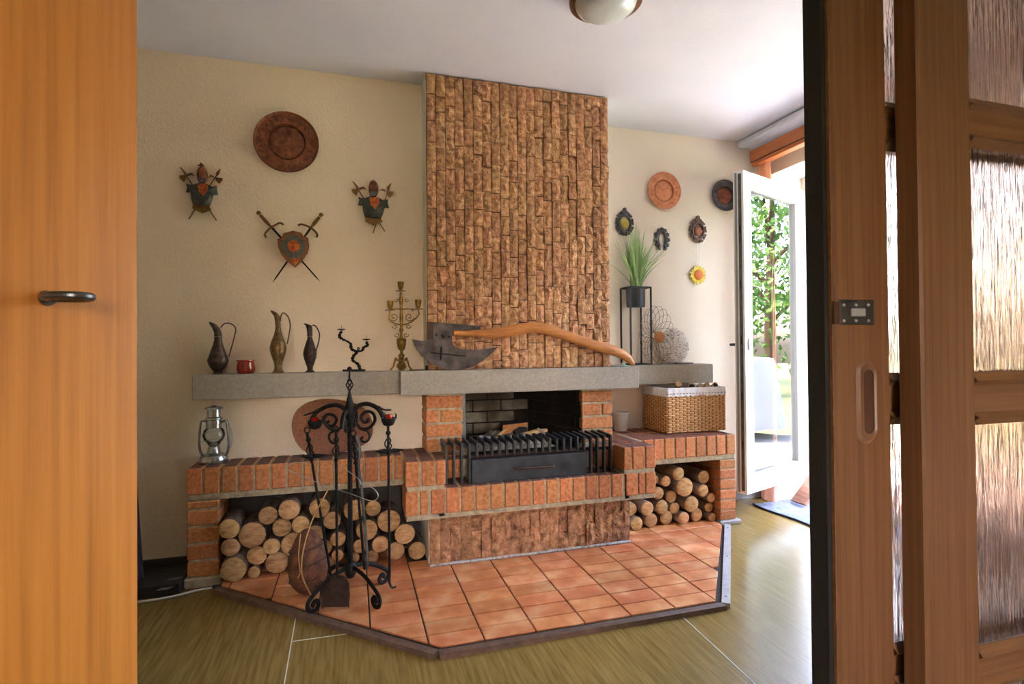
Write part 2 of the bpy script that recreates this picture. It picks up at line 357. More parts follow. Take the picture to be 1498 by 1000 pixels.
# chimney breast: plaster core + split stones
cb=sroot('wall_chimney','chimney breast clad in upright split stones')
struct(MB().box(CH0,CH1,CHY+.014,DR+.1,.978,CEIL),'plaster_core','plaster_edge',cb); struct(MB().box(CH0+.003,CH1-.003,CHY+.009,CHY+.016,.978,CEIL-.003),'mortar_bed','dark_wood',cb)
def stone_mesh(w,h,t,rr,nx=2,nz=4):
    V=[];F=[];tilt=rr.uniform(-.004,.004);tx=rr.uniform(-.003,.003)
    for k in range(nz+1):
        for i in range(nx+1):
            x=w*(i/nx-.5);z=h*(k/nz-.5);e=(i in(0,nx)) or (k in(0,nz))
            y=-t+(.004+rr.uniform(-.002,.003) if e else rr.uniform(-.006,.003))+tilt*(k/nz-.5)*2+tx*(i/nx-.5)*2
            if not e: x+=rr.uniform(-.010,.010); z+=rr.uniform(-.006,.006)
            V.append((x,y,z))
    n=nx+1
    for k in range(nz):
        for i in range(nx):
            a=k*n+i
            if rr.random()<.5: F+=[(a,a+1,a+n+1),(a,a+n+1,a+n)]
            else: F+=[(a,a+1,a+n),(a+1,a+n+1,a+n)]
    per=[i for i in range(n)]+[k*n+nx for k in range(1,nz+1)]+[nz*n+i for i in range(nx-1,-1,-1)]+[k*n for k in range(nz-1,0,-1)]
    b=len(V)
    for i in per: V.append((V[i][0],.012,V[i][2]))
    L=len(per)
    for q in range(L): F.append((per[q],b+q,b+(q+1)%L,per[(q+1)%L]))
    F.append(tuple(range(b+L-1,b-1,-1)))
    me=bpy.data.meshes.new('stone'); me.from_pydata(V,[],F); me.update(); return me
def stonework(parent,x0,x1,y,z0,z1,ncol,hmin,hmax,mt,seed,cap=999):
    rr=random.Random(seed); pool={}; cnt=0; w=(x1-x0)/ncol
    for c in range(ncol):
        z=z0; hs=[]
        while z<z1-1e-4:
            h=rr.uniform(hmin,hmax) if z>z0 else rr.uniform(.04,hmax)
            if z1-(z+h)<hmin*.6: h=z1-z
            hs.append((z,h)); z+=h
        for z,h in hs:
            me=stone_mesh(w-.003,h-.004,rr.uniform(.006,.015)+(c%3-1)*.0015,rr)
            o=link(me,'stone',mt,parent,(x0+w*(c+.5),y,z+h/2)); cnt+=1
    return cnt
n_st=stonework(cb,CH0+.004,CH1-.003,CHY+.004,.976,CEIL-.006,21,.078,.158,'stone',3)

# ------------------------------------------------------------------ fireplace body
fp=thing('fireplace','orange brick fireplace with log niches and raised brick hearth ledge','fireplace',(.93,2.65,HZ))
BR={}
def brick(x0,x1,y0,y1,z0,z1,mt='brick',parent=None):
    k=(round(x1-x0,4),round(y1-y0,4),round(z1-z0,4),mt)
    if k not in BR:
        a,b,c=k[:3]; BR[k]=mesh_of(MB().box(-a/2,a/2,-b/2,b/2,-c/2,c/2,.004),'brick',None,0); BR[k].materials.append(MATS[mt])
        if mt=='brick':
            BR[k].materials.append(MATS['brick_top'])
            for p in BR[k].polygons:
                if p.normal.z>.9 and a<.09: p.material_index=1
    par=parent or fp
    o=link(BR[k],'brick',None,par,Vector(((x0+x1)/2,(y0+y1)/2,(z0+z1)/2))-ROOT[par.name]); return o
WYF=2.80; WT=.5465
XWL,XWR=-.731,2.262; BX0,BX1=.243,1.5935; BY=2.614
# mortar cores (set back 5 mm)
e=.006
m=MB()
m.box(XWL+e,BX0+.1,WYF+e,DL-.001,.397,WT-.004); m.box(BX1-.1,XWR-e,WYF+e,DR-.001,.397,WT-.004)
m.box(XWL+e,-.605,WYF+e,DL-.001,HZ,.40); m.box(2.154,XWR-e,WYF+e,DR-.001,HZ,.40)
m.box(BX0+e,.428,BY+e,2.86,.27,WT-.004); m.box(1.404,BX1-e,BY+e,2.86,.27,WT-.004)
m.box(.40,1.43,BY+e,2.86,.27,.406); m.box(BX0+.002,BX1-.002,BY+.003,2.80,.266,.274)
m.box(BX0+.1,.60,2.81,3.20,.27,.54); m.box(1.25,BX1-.1,2.81,3.20,.27,.54); m.box(.374,.56,2.846,3.20,.54,.8525); m.box(1.26,1.444,2.846,3.20,.54,.8525)
part(m,'mortar','mortar',fp,angle=0)
# wing soldiers
P=.0718
for i in range(14):
    x=XWL+i*P
    if x>BX0-.012: break
    brick(x,min(x+.062,BX0-.001),WYF,DL-.002,.4265,WT)
x=XWR
while x-.062>BX1-.03:
    brick(x-.062,x,WYF,WYF+.23,.4265,WT); brick(x-.062,x,WYF+.238,DR-.002,.4265,WT); x-=P
# wing tops behind the ledge blocks
x=BX0+.006
while x+.062<.58: brick(x,x+.062,2.735,2.99,.4275,WT); x+=P
x=BX1-.01
while x-.062>1.24:
    brick(x-.062,x,2.735,2.99,.4275,WT)
    if x-.062>1.448: brick(x-.062,x,2.998,DR-.002,.4275,WT)
    x-=P
# pillars
def pillar(x0,x1,yb,starts,h):
    for z in starts: brick(x0,x1,WYF,yb,z,min(z+h,.393))
pillar(XWL,-.599,DL-.002,[.050+.078*k for k in range(4)]+[.362],.066)
pillar(2.148,XWR,DR-.002,[.030+.0625*k for k in range(6)],.0535)
part(MB().box(XWL-.012,-.585,WYF-.012,DL-.002,0,.046,.006),'plinth','mortar',fp)
part(MB().box(2.138,XWR+.03,WYF-.014,DR-.002,0,.026,.005),'plinth','trim_grey',fp)
# ledge blocks
def xpx(px,py=690): return WY(px,py,BY).x
for a,b in ((593.2,613),(617,636),(638.6,651.8)): brick(xpx(a),xpx(b),BY,2.728,.428,WT+.002)
for a,b in ((593.2,611.5),(615,626),(631,650)): brick(xpx(a,740),xpx(b,740),BY,2.80,.290,.406)
for a,b in ((913.3,924),(926,943),(945,959.5)): brick(xpx(a,670),xpx(b,670),BY,2.728,.428,WT+.002)
for a,b in ((916.3,933),(934.6,943),(945,959.5)): brick(xpx(a,710),xpx(b,710),BY,2.80,.290,.406)
q0,q1=.4365,1.400; pw=(q1-q0)/13
for i in range(13): brick(q0+i*pw,q0+i*pw+pw-.0095,BY,2.86,.288,.4095)
# piers under the mantel
zz=.5495
for k in range(4):
    z0=zz+k*.0755; z1=min(z0+.0635,.851)
    if k%2==0:
        brick(.368,.435,2.84,3.15,z0,z1); brick(.446,.563,2.84,3.15,z0,z1); brick(1.256,1.375,2.84,3.15,z0,z1); brick(1.386,1.448,2.84,3.15,z0,z1)
    else: brick(.368,.563,2.84,3.15,z0,z1); brick(1.256,1.448,2.84,3.15,z0,z1)
part(MB().box(-.598,.358,DL-.008,DL-.002,HZ,.396),'niche_shade_panel','niche_shade',fp); part(MB().box(1.468,2.147,DR-.008,DR-.002,HZ,.396),'niche_shade_panel','niche_shade',fp)  # dark panels stand in for the shade at the back of the niches
# stone-clad base under the ledge
SBX0,SBX1=.360,1.466
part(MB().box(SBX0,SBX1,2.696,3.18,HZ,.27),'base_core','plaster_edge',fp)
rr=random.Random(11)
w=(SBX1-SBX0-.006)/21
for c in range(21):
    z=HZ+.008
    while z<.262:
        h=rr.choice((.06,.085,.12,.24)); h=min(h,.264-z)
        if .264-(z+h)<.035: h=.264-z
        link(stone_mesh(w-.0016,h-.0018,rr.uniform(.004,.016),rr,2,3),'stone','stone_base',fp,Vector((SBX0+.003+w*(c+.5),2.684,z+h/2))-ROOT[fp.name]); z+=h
part(MB().box(SBX0,SBX1,2.664,2.70,HZ-.001,HZ+.010,.004),'mortar_skirt','ash',fp)
# firebox
m=MB(); m.box(.30,1.5,2.86,3.55,.30,.405); part(m,'firebox_floor','soot_dark',fp)
m=MB(); m.prism([(.56,3.31,.4),(1.10,3.31,.4),(1.10,3.40,.4),(.56,3.40,.4)],(0,0,.6)); m.prism([(1.262,2.86,.4),(1.45,2.86,.4),(1.2,3.40,.4),(1.095,3.33,.4)],(0,0,.6)); m.prism([(.37,2.86,.4),(.558,2.86,.4),(.63,3.33,.4),(.5,3.40,.4)],(0,0,.6))
m.prism([(.5,2.87,.93),(1.35,2.87,.93),(1.2,3.4,1.02),(.55,3.4,1.02)],(0,0,.02))
part(m,'firebox_lining','soot_dark',fp)
m=MB(); m.box(.30,1.52,2.864,3.47,.951,.976); m.box(.30,1.52,3.42,3.47,0,.951); m.box(.30,.366,3.20,3.42,0,.951); m.box(1.455,1.52,3.20,3.42,0,.951); part(m,'sky_leak_block','soot_dark',fp)  # unseen slabs added to keep sky light from leaking into the firebox
fbk=mesh_of(MB().box(-.087,.087,-.006,.006,-.031,.031,.003),'firebrick',None,0); fbd=fbk.copy()
for r_ in range(7):
    z=.445+r_*.071
    for i in range(4):
        x=.60+i*.182+(.09 if r_%2 else 0)
        if x>1.03: continue
        o=link(fbk,'firebrick','soot',fp,Vector((x+.03,3.306,z))-ROOT[fp.name])
    a=Vector((1.262,2.86,0));b=Vector((1.095,3.33,0));d=(b-a)
    for i in range(3):
        t=(.17+.33*i+(.1 if r_%2 else 0))
        if t>.95: continue
        p=a+d*t; o=link(fbd,'firebrick','soot_dark',fp,Vector((p.x-.004,p.y,z))-ROOT[fp.name],(0,0,math.atan2(d.y,d.x)))
part(MB().box(.562,.602,2.93,2.98,.41,.86,.004),'flue_plate','silver',fp)

# mantel beams
BT=.976
tag(o:=solo(MB().box(.234,1.5915,2.7806,2.853,.8525,BT,.004).box(.30,1.52,2.853,2.862,.8525,BT-.03),'mantel_beam','concrete','long grey concrete mantel beam over firebox under giant axe','mantel',(.913,2.82,.8525)),o['label'],'mantel')
m=MB(); m.box(-.729,.26,2.879,DL-.001,.8535,.9737,.004)
solo(m,'shelf_beam','concrete','grey concrete shelf beam carrying metal jugs and red pot','shelf',(-.24,2.94,.8535))
m=MB(); m.box(1.45,2.325,3.087,DR-.001,.8468,.9725,.004); m.box(1.45,1.5915,2.85,3.087,.8468,.9725)
solo(m,'shelf_beam','concrete','short grey concrete shelf beam carrying plant stand','shelf',(1.9,3.16,.8468))

# ------------------------------------------------------------------ hearth paving
hp=sroot('floor_hearth','raised hearth of terracotta tiles edged with screwed wooden strips')
A=Vector((-.585,2.735,0));B=Vector((.290,1.925,0));C_=Vector((1.476,1.925,0));D=Vector((2.150,2.765,0))
poly=[(-.72,3.0),(A.x-.02,A.y+.02),(B.x,B.y),(C_.x,C_.y),(D.x,D.y),(2.15,DR)]
def clip(pl,a,b):      # keep left side of a->b
    out=[]; n=len(pl); sd=lambda p:(b[0]-a[0])*(p[1]-a[1])-(b[1]-a[1])*(p[0]-a[0])
    for i in range(n):
        p,q=pl[i],pl[(i+1)%n]; sp,sq=sd(p),sd(q)
        if sp>=0: out.append(p)
        if sp*sq<0: t=sp/(sp-sq); out.append((p[0]+(q[0]-p[0])*t,p[1]+(q[1]-p[1])*t))
    return out
m=MB(); m.prism([(x,y,0) for x,y in poly],(0,0,.009)); struct(m,'grout','grout',hp)
TX,TY,TP,TQ=.4644,2.5603,.2013,.1041
inner=[(-.599,3.0),(A.x+.006,A.y+.02),(B.x+.012,B.y+.026),(C_.x-.012,C_.y+.026),(D.x-.02,D.y),(2.148,DR-.01),]
for i in range(-6,9):
    for j in range(-6,7):
        x0,x1=TX+i*TP+.003,TX+(i+1)*TP-.003; y0,y1=TY+j*TQ+.0035,TY+(j+1)*TQ-.0035
        pl=[(x0,y0),(x1,y0),(x1,y1),(x0,y1)]
        for k in range(len(inner)):
            pl=clip(pl,inner[k],inner[(k+1)%len(inner)])
            if len(pl)<3: break
        if len(pl)<3: continue
        ar=abs(sum(pl[k][0]*pl[(k+1)%len(pl)][1]-pl[(k+1)%len(pl)][0]*pl[k][1] for k in range(len(pl))))/2
        if ar<.0006: continue
        cx=sum(p[0] for p in pl)/len(pl);cy=sum(p[1] for p in pl)/len(pl)
        if y0>2.69 and SBX0<cx<SBX1: continue
        h=HZ+random.uniform(-.0008,.0008)
        me=MB(); bt=[Vector((p[0],p[1],.004)) for p in pl]; md=[Vector((p[0],p[1],h-.0015)) for p in pl]; tp=[Vector((p[0]+(cx-p[0])*.02,p[1]+(cy-p[1])*.035,h)) for p in pl]
        n=len(pl); me.add(bt+md+tp,[(q,(q+1)%n,n+(q+1)%n,n+q) for q in range(n)]+[(n+q,n+(q+1)%n,2*n+(q+1)%n,2*n+q) for q in range(n)]+[tuple(range(2*n,3*n))])
        link(mesh_of(me,'tile',(cx,cy,0),0),'tile','tile',hp,(cx,cy,0))
def strip(a,b,w,mt,h=.02):
    a=Vector(a);b=Vector(b);d=(b-a).normalized();n=Vector((d.y,-d.x,0))*w
    s=struct(MB().prism([a,b,b+n,a+n],(0,0,h)),'edge_strip',mt,hp)
    for t in (.06,.5,.94):
        p=a+(b-a)*t+n*.5; q=MB().lathe([(.005,h-.001),(.005,h+.0012),(.003,h+.0016)],(p.x,p.y,0),10); part(q,'screw','steel_dark',s)
strip(A,B,.034,'trim_wood'); strip(B,C_,.032,'trim_wood'); strip(C_,D,.034,'trim_grey')

# ------------------------------------------------------------------ firewood
logs_meshes={}
def firewood(c,r,bark,label,group,oval=1.0,lng=.22):
    px,py=c.x*997,c.z*1013; tx=0; tz=0; rr=random.Random(int(px*7+py*13)); n=14
    c.z=max(c.z,HZ+r*.93*oval)
    base=thing('firewood_log',label,'log',c,group)
    ph=[1+rr.uniform(-.05,.05) for _ in range(n)]; ph=[(ph[i-1]+2*ph[i]+ph[(i+1)%n])/4 for i in range(n)]
    V=[];K=5
    for k in range(K):
        t=k/(K-1); sc=1+rr.uniform(-.03,.03)
        for j in range(n):
            a=2*PI*j/n; V.append((c.x+tx*t*lng*4+math.cos(a)*r*ph[j]*sc,c.y+t*lng+(.003*rr.uniform(-1,1) if k==0 else 0),c.z+tz*t*lng*4+math.sin(a)*r*ph[j]*sc*oval))
    F=[]
    for k in range(K-1):
        for j in range(n): F.append((k*n+j,(k+1)*n+j,(k+1)*n+(j+1)%n,k*n+(j+1)%n))
    F.append(tuple((K-1)*n+j for j in range(n))[::-1])
    part(MB().add(V,F),'bark',bark,base,angle=60)
    # cut face, slightly domed with a rim inset
    V=[(c.x+math.cos(2*PI*j/n)*r*ph[j]*f,c.y-d,c.z+math.sin(2*PI*j/n)*r*ph[j]*f*oval) for f,d in ((1.0,-.002),(.93,.002),(.5,.004)) for j in range(n)]+[(c.x,c.y-.0045,c.z)]
    F=[(q*n+j,q*n+(j+1)%n,(q+1)*n+(j+1)%n,(q+1)*n+j) for q in range(2) for j in range(n)]+[(2*n+j,2*n+(j+1)%n,3*n) for j in range(n)]
    part(MB().add(V,F),'cut_face','cutwood',base,angle=60)
L1=[(455,455,48),(570,493,66),(647,400,45),(760,365,50),(720,456,46,.85),(818,432,46),(465,557,50,.92),(592,603,54),(668,548,43),(778,540,60,.92),(480,668,66,.95),(580,688,31),(697,650,57),
(912,355,50),(968,418,44,1.05),(885,480,48),(1085,365,50,1.15),(1180,362,37,1.1),(1257,418,54,1.05),(1147,470,52),(1002,505,35,1.1),(930,555,40,1.1),(1112,557,42,.95),(1210,540,46),(1335,495,54),(1000,585,28),(1172,628,40),(1297,600,49,.95),(1400,568,42,1.1),(960,640,28),(870,600,44),(790,655,40),(1080,630,38),(1060,690-15,20)]
def relax(items,x0,x1):      # logs lie against one another, not inside one another
    for _ in range(60):
        for i in range(len(items)):
            for j in range(i):
                p,q=items[i],items[j]; dx,dz=p[0]-q[0],p[1]-q[1]; d=math.hypot(dx,dz) or 1e-3; ov=p[2]+q[2]-d
                if ov>0:
                    k=ov*.12; p[0]+=dx/d*k; p[1]+=dz/d*k; q[0]-=dx/d*k; q[1]-=dz/d*k; p[2]-=ov*.1; q[2]-=ov*.1
        for p in items:
            p[0]=min(max(p[0],x0+p[2]),x1-p[2]); p[1]=max(p[1],HZ+p[2])
    return items
def stack(L,scale,ox,oy,Y,x0,x1,bark,lng,names,group,cut):
    it=[]
    for q in L:
        c=WY(ox+q[0]/scale,oy+q[1]/scale,Y); it.append([c.x,c.z,q[2]/scale*depth(c)/FPX*1.04,q])
    relax(it,x0,x1)
    rs=sorted(p[2] for p in it); big,small=rs[-1],rs[0]; hi,lo=rs[int(len(rs)*.66)],rs[int(len(rs)*.33)]; zt_=sorted(p[1] for p in it)
    for i,(x,z,r,q) in enumerate(it):
        size='thickest' if r==big else 'thinnest' if r==small else 'thick' if r>=hi else 'thin' if r<lo else 'middling'
        row='on the tiles' if z-r<HZ+.02 else 'on top of the stack' if not any(abs(p[0]-x)<(p[2]+r)*.8 and p[1]>z+.01 for p in it) else 'mid-stack'
        side=names[1] if x-r<x0+.012 else names[2] if x+r>x1-.012 else ''
        firewood(Vector((x,Y+((i*7)%5)*.009,z)),r,bark,' '.join(f'{size} {names[0]} {row} {side}'.split()),group,1.0,lng)
stack(L1,3.4045,200,640,2.775,-.597,.357,'bark',.178,('dark-barked log in niche under lantern wing,','against brick pillar','against stone base'),'firewood in the niche under the lantern',.041)
L2=[(682,405,52),(592,470,42,1.1),(515,465,36,1.2),(735,515,78),(905,450,60),(885,530,56),(530,570,50,1.05),(650,600,50),(955,600,38,1.15),(315,710,60,1.1),(430,690,58,1.15),(560,685,60),(675,700,50),(795,655,64),(950,697,46),(340,860,60,1.1),(470,825,60,1.1),(610,810,60),(730,795,50,1.2),(850,778,55,1.3),(955,795,42)]
stack(L2,5.5545,870,620,2.83,1.468,2.146,'bark_birch',.3,('pale-barked log in niche under wicker basket,','against stone base','against brick pillar'),'firewood in the niche under the basket',.036)
# inner pier between niches and base
# ------------------------------------------------------------------ grate
gt=thing('fire_grate','black iron fire grate of upright bars with ash drawer','grate',(.9,2.70,.41))
for i in range(24):
    x=.447+i*.0394; tall=i<4 or i>19
    m=MB(); zt=.612; m.box(x-.006,x+.006,2.672,2.694,.4105 if tall else .541,zt,.0015); m.prism([(x-.006,2.69,zt),(x-.006,2.69,zt-.022),(x-.006,2.835,zt-.012),(x-.006,2.835,zt+.006)],(.012,0,0))
    part(m,'bar','grate_iron',gt)
part(MB().box(.44,1.362,2.696,2.712,.530,.546,.002),'cross_rail','rust_iron',gt)
part(MB().box(.44,1.362,2.80,2.815,.585,.600,.002),'cross_rail','rust_iron',gt)
part(MB().box(.60,1.18,2.70,2.84,.41,.535),'ash_box','soot_dark',gt)
dr=part(MB().box(.573,1.2,2.655,2.70,.4105,.5285,.002),'ash_drawer','drawer_iron',gt)
m=MB(); m.tube(smooth([(.795,2.657,.474),(.80,2.635,.474),(.86,2.628,.474),(.96,2.628,.474),(1.0,2.634,.474),(1.005,2.657,.474)],4),.0065,8); part(m,'handle','rust_iron',dr)
# ash, embers, burnt wood
V=[];F=[];nx,ny=24,10;rr=random.Random(5)
for j in range(ny+1):
    for i in range(nx+1):
        x=.60+i/nx*.58;y=2.86+j/ny*.34;V.append((x,y,.500+.085*math.exp(-((x-.90)/.2)**2)+rr.uniform(0,.022)-.05*(abs(i-nx/2)/(nx/2))**4))
for j in range(ny):
    for i in range(nx):
        a=j*(nx+1)+i;F.append((a,a+1,a+nx+2,a+nx+1))
b=len(V); V+=[(.60,2.86,.41),(1.18,2.86,.41),(1.18,3.2,.41),(.60,3.2,.41)]
F+=[tuple([b,b+1]+[i for i in range(nx,-1,-1)]),tuple([b+3,b]+[j*(nx+1) for j in range(ny+1)]),(b+1,b+2)+tuple(j*(nx+1)+nx for j in range(ny,-1,-1)),(b+2,b+3)+tuple(ny*(nx+1)+i for i in range(nx+1))]
a_=solo(MB().add(V,F),'ash_heap','ash','grey ash heaped in the firebox behind grate bars','ash',(.9,3.0,.41),angle=0); a_['kind']='stuff'
c=WY(752,630,3.02)
m=MB(); m.prism([c+Vector((-.075,0,-.04)),c+Vector((.08,0,-.045)),c+Vector((.085,0,.05)),c+Vector((-.07,0,.04))],(0.02,.12,0)); 
fw=thing('split_log','square-sawn orange split log standing on ash in firebox','log',c+Vector((0,0,-.04))); part(m,'body','soot_dark',fw)
part(MB().prism([c+Vector((-.073,-.001,-.038)),c+Vector((.01,-.001,-.04)),c+Vector((.03,-.001,0)),c+Vector((.082,-.001,.046)),c+Vector((-.068,-.001,.036))],(0,-.006,0)),'cut_face','charwood',fw)
part(MB().prism([c+Vector((.012,-.001,-.04)),c+Vector((.082,-.001,-.043)),c+Vector((.083,-.001,.045)),c+Vector((.032,-.001,0))],(0,-.005,0)),'split_face','cutwood',fw)
for i,(pa,pb,r_,mt,lb) in enumerate([((722,652),(742,636),.008,'cutwood','pale splinter leaning on ash beside split log'),((766,645),(800,638),.016,'cutwood','pale broken kindling stick lying over the embers'),((786,636),(802,648),.010,'bark_birch','small grey-barked kindling piece on the embers'),((752,642),(770,636),.02,'soot_dark','round charred wood lump below split log'),((700,648),(722,650),.008,'ash','thin white burnt twig at left end of firebox')]):
    p=WY(pa[0],pa[1]-9,2.93);q=WY(pb[0],pb[1]-9,2.95); rr=random.Random(i)
    m=MB(); m.tube([p,p+(q-p)*.5+Vector((0,0,.004)),q],[r_*.8,r_,r_*.6],6); solo(m,'kindling',mt,lb,'kindling',(p+q)/2,angle=0)

# ------------------------------------------------------------------ axe
AX=2.815
def c4(x,y): return (580+x/3.226,430+y/3.226)
ax=thing('axe','giant decorative bearded axe with curved handle resting on mantel beam','axe',WY(*c4(280,360),AX))
hd=[(75,213),(85,240),(100,265),(122,292),(150,315),(185,337),(220,350),(280,360),(345,348),(380,332),(410,312),(435,293),(458,272),(480,248),(430,258),(370,263),(310,260),(280,250),(265,236),(262,195),(268,168),(398,166),(397,150),(300,142),(175,132),(172,214),(120,220)]
h_=part(MB().prism(poly_y([c4(*p) for p in hd],AX),(0,.016,0)),'axe_head','axe_steel',ax)
def flat(px,Y,t): return MB().prism(poly_y([c4(*p) for p in px],Y),(0,t,0))
part(flat([(160,273),(162,279),(325,296),(328,290)],AX+.001,-.003),'cross_slot','soot_dark',h_); part(flat([(207,248),(216,250),(212,312),(203,310)],AX+.001,-.003),'cross_slot','soot_dark',h_)
for p in ((188,192),(217,195),(222,203),(248,200)):
    c=WY(*c4(*p),AX); part(MB().lathe([(.006,0),(.006,.004),(.004,.006)],c,10,'y'),'bolt','black_iron',h_)
ce=[(268,184,13),(330,186,14),(400,183,18),(455,186,23),(520,178,25),(580,166,26),(635,155,24),(690,160,24),(760,182,23),(850,213,23),(940,243,24),(1010,262,24),(1060,280,23),(1095,303,20),(1118,332,10)]
up_=[(x+(y0:=0),y-w_) for x,y,w_ in ce]; lo_=[(x,y+w_) for x,y,w_ in ce]
m=MB(); nA=len(ce)
V=[];F=[]
for x,y,w_ in ce:
    c=WY(*c4(x,y),AX+.006); hw=w_/3.226*depth(c)/FPX; th=.011+.004*min(1,w_/24)
    i=ce.index((x,y,w_)); a=ce[max(0,i-1)];b=ce[min(nA-1,i+1)]; d=Vector((b[0]-a[0],0,-(b[1]-a[1]))).normalized(); nrm=Vector((-d.z,0,d.x))
    for j in range(10):
        an=2*PI*j/10; V.append(c+nrm*(math.cos(an)*hw)+Vector((0,math.sin(an)*th,0)))
for i in range(nA-1):
    for j in range(10): F.append((i*10+j,i*10+(j+1)%10,(i+1)*10+(j+1)%10,(i+1)*10+j))
F+=[tuple(range(10))[::-1],tuple((nA-1)*10+j for j in range(10))]
part(m.add(V,F),'axe_handle','axe_wood',ax,angle=50)
part(MB().prism(poly_y([c4(*p) for p in ((145,130),(176,132),(176,224),(145,222))],AX+.004),(0,.02,0)),'handle_butt','dark_wood',ax)

# ------------------------------------------------------------------ wall decoration, left wall
YW=DL
def wall_plate(c,r,mt,label,inner_mt=None,seed=1,beads=26):
    t=thing('wall_plate',label,'plate',c)
    d=part(MB().lathe([(r*.35,0),(r*.97,.020),(r,.026),(r*.985,.031),(r*.945,.029),(r*.92,.025),(r*.64,.020),(r*.60,.022),(r*.575,.012),(r*.54,.006),(r*.50,.006)],c,48,'y'),'dish',mt,t)
    part(MB().lathe([(r*.53,.004),(r*.52,.012),(r*.47,.017),(r*.2,.021),(.001,.0215)],c,36,'y',caps=False),'medallion',inner_mt or mt,t)
    rr=random.Random(seed)
    for i in range(beads):          # embossed ornaments on the broad rim
        a=2*PI*i/beads; q=c+Vector((math.cos(a)*r*.78,-.023,math.sin(a)*r*.78)); b=MB()
        b.sphere(q,r*.066,8,5,(rr.uniform(.6,1.1),.6,rr.uniform(.6,1.1)))
        q2=c+Vector((math.cos(a+.12)*r*.86,-.025,math.sin(a+.12)*r*.86)); b.sphere(q2,r*.03,6,4,(1,.7,1))
        part(b,'embossing',mt,d)
    em=MB()
    for i in range(14):
        q=c+Vector((rr.uniform(-.2,.2)*r,-.0195,rr.uniform(-.36,.36)*r)); em.sphere(q,r*rr.uniform(.05,.1),7,4,(.8,.5,1.1))
    part(em,'relief',inner_mt or mt,d)
    return t
wall_plate(WY(420,210,YW),.158,'copper_brown','large dark copper embossed plate hung above crossed swords')
def wp(px,Y,t,m=None): return (m or MB()).prism(poly_y(px,Y),(0,-t,0))
def armour(cx,cy,s,label,crest,legs):
    def Q(x,y): return (cx+(x-378)/8.33*s,cy+(y-540)/8.33*s)
    def QQ(l): return [Q(*p) for p in l]
    t=thing('armour_plaque',label,'wall ornament',WY(*Q(378,700),YW),'knight armour plaques on the wall')
    b=MB()
    out=[(185,400),(250,420),(320,400),(380,385),(450,415),(500,440),(560,430),(562,480),(578,545),(535,538),(520,545),(500,620),(470,690),(280,690),(250,600),(238,515),(180,510),(197,450)]
    n=len(out); cxo,cyo=380,520
    V=[WY(*Q(*p),YW-.006) for p in out]+[WY(*Q(cxo+(p[0]-cxo)*.62,cyo+(p[1]-cyo)*.66),YW-.034) for p in out]
    b.add(V,[(i,i+n,(i+1)%n+n,(i+1)%n) for i in range(n)]+[tuple(range(n,2*n))[::-1],tuple(range(n))])
    part(b,'breastplate','armour',t,angle=60)
    part(wp(QQ([(285,668),(380,690),(470,683),(492,722),(430,748),(385,768),(330,742),(272,712)]),YW-.012,.02),'belt','bronze',t)
    part(wp(QQ([(330,415),(385,405),(452,412),(455,480),(400,560),(340,505)]),YW-.032,.007),'emblem','copper_red',t)
    h=MB(); c=WY(*Q(380,300),YW-.018); k=depth(c)/FPX*s/8.33; h.sphere(c,1,14,8,(62*k,.02,112*k)); hp_=part(h,'helmet','copper_brown',t)
    part(wp(QQ([(330,335),(430,335),(420,385),(375,400),(338,385)]),YW-.03,.008),'visor','pewter',hp_)
    if crest: part(wp(QQ([(368,145),(385,165),(415,190),(385,192),(380,215),(360,215),(355,192),(320,190),(355,170)]),YW-.015,.006),'crest','copper_brown',hp_)
    for (a,e,bl,fk,tp) in (((118,205),legs[0],[(180,300),(100,308),(112,345),(162,388),(190,325)],[(190,295),(250,272),(292,312),(250,300),(202,312)],[(116,200),(178,262),(190,300),(150,268)]),
                        ((600,230),legs[1],[(540,330),(632,338),(622,370),(588,408),(548,368)],[(530,318),(490,298),(448,332),(482,318),(525,332)],[(602,226),(585,292),(556,318),(548,280)])):
        hb=part(MB().tube([WY(*Q(*a),YW-.008),WY(*Q(*e),YW-.008)],.0028,6),'halberd_shaft','bronze',t)
        part(wp(QQ(bl),YW-.006,.005),'blade','bronze',hb); part(wp(QQ(fk),YW-.006,.005),'fluke','bronze',hb); part(wp(QQ(tp),YW-.006,.005),'spear_tip','bronze',hb)
armour(295.4,284.8,1,'knight breastplate plaque with crested helmet hung above metal jugs',True,((556,852),(218,838)))
armour(546.2,303.8,.96,'knight breastplate plaque with plain helmet hung above brass candelabra',False,((525,840),(375,860)))
def c3(x,y): return (360+x/7.146,290+y/7.146)
sh=[(395,370),(430,360),(490,343),(540,355),(580,365),(605,400),(650,418),(660,500),(645,570),(590,650),(515,722),(430,660),(370,590),(338,510),(330,430),(380,410)]
st=thing('shield_plaque','copper-edged shield plaque hung in front of two crossed swords','wall ornament',WY(*c3(515,722),YW))
part(wp([c3(*p) for p in sh],YW-.016,.014),'shield_rim','copper_brown',st)
part(wp([c3(497+(x-497)*.86,520+(y-520)*.86) for x,y in sh],YW-.028,.006),'shield_edge','bronze',st)
part(wp([c3(497+(x-497)*.76,515+(y-515)*.76) for x,y in sh],YW-.032,.005),'shield_field','armour',st)
c=WY(*c3(498,500),YW-.036); md=part(MB().lathe([(.031,0),(.031,.004),(.028,.006),(.025,.0035),(.001,.004)],c,28,'y',caps=False),'medallion','copper_red',st)
b=MB(); rr=random.Random(3)
for i in range(9): b.sphere(c+Vector((rr.uniform(-.015,.015),-.005,rr.uniform(-.018,.018))),rr.uniform(.004,.008),7,4,(1,.5,1.2))
part(b,'relief','copper_red',md)
part(wp([c3(*p) for p in ((465,618),(490,640),(512,622),(530,640),(556,615),(548,665),(515,702),(482,665))],YW-.034,.008),'flame_emblem','copper_red',st)
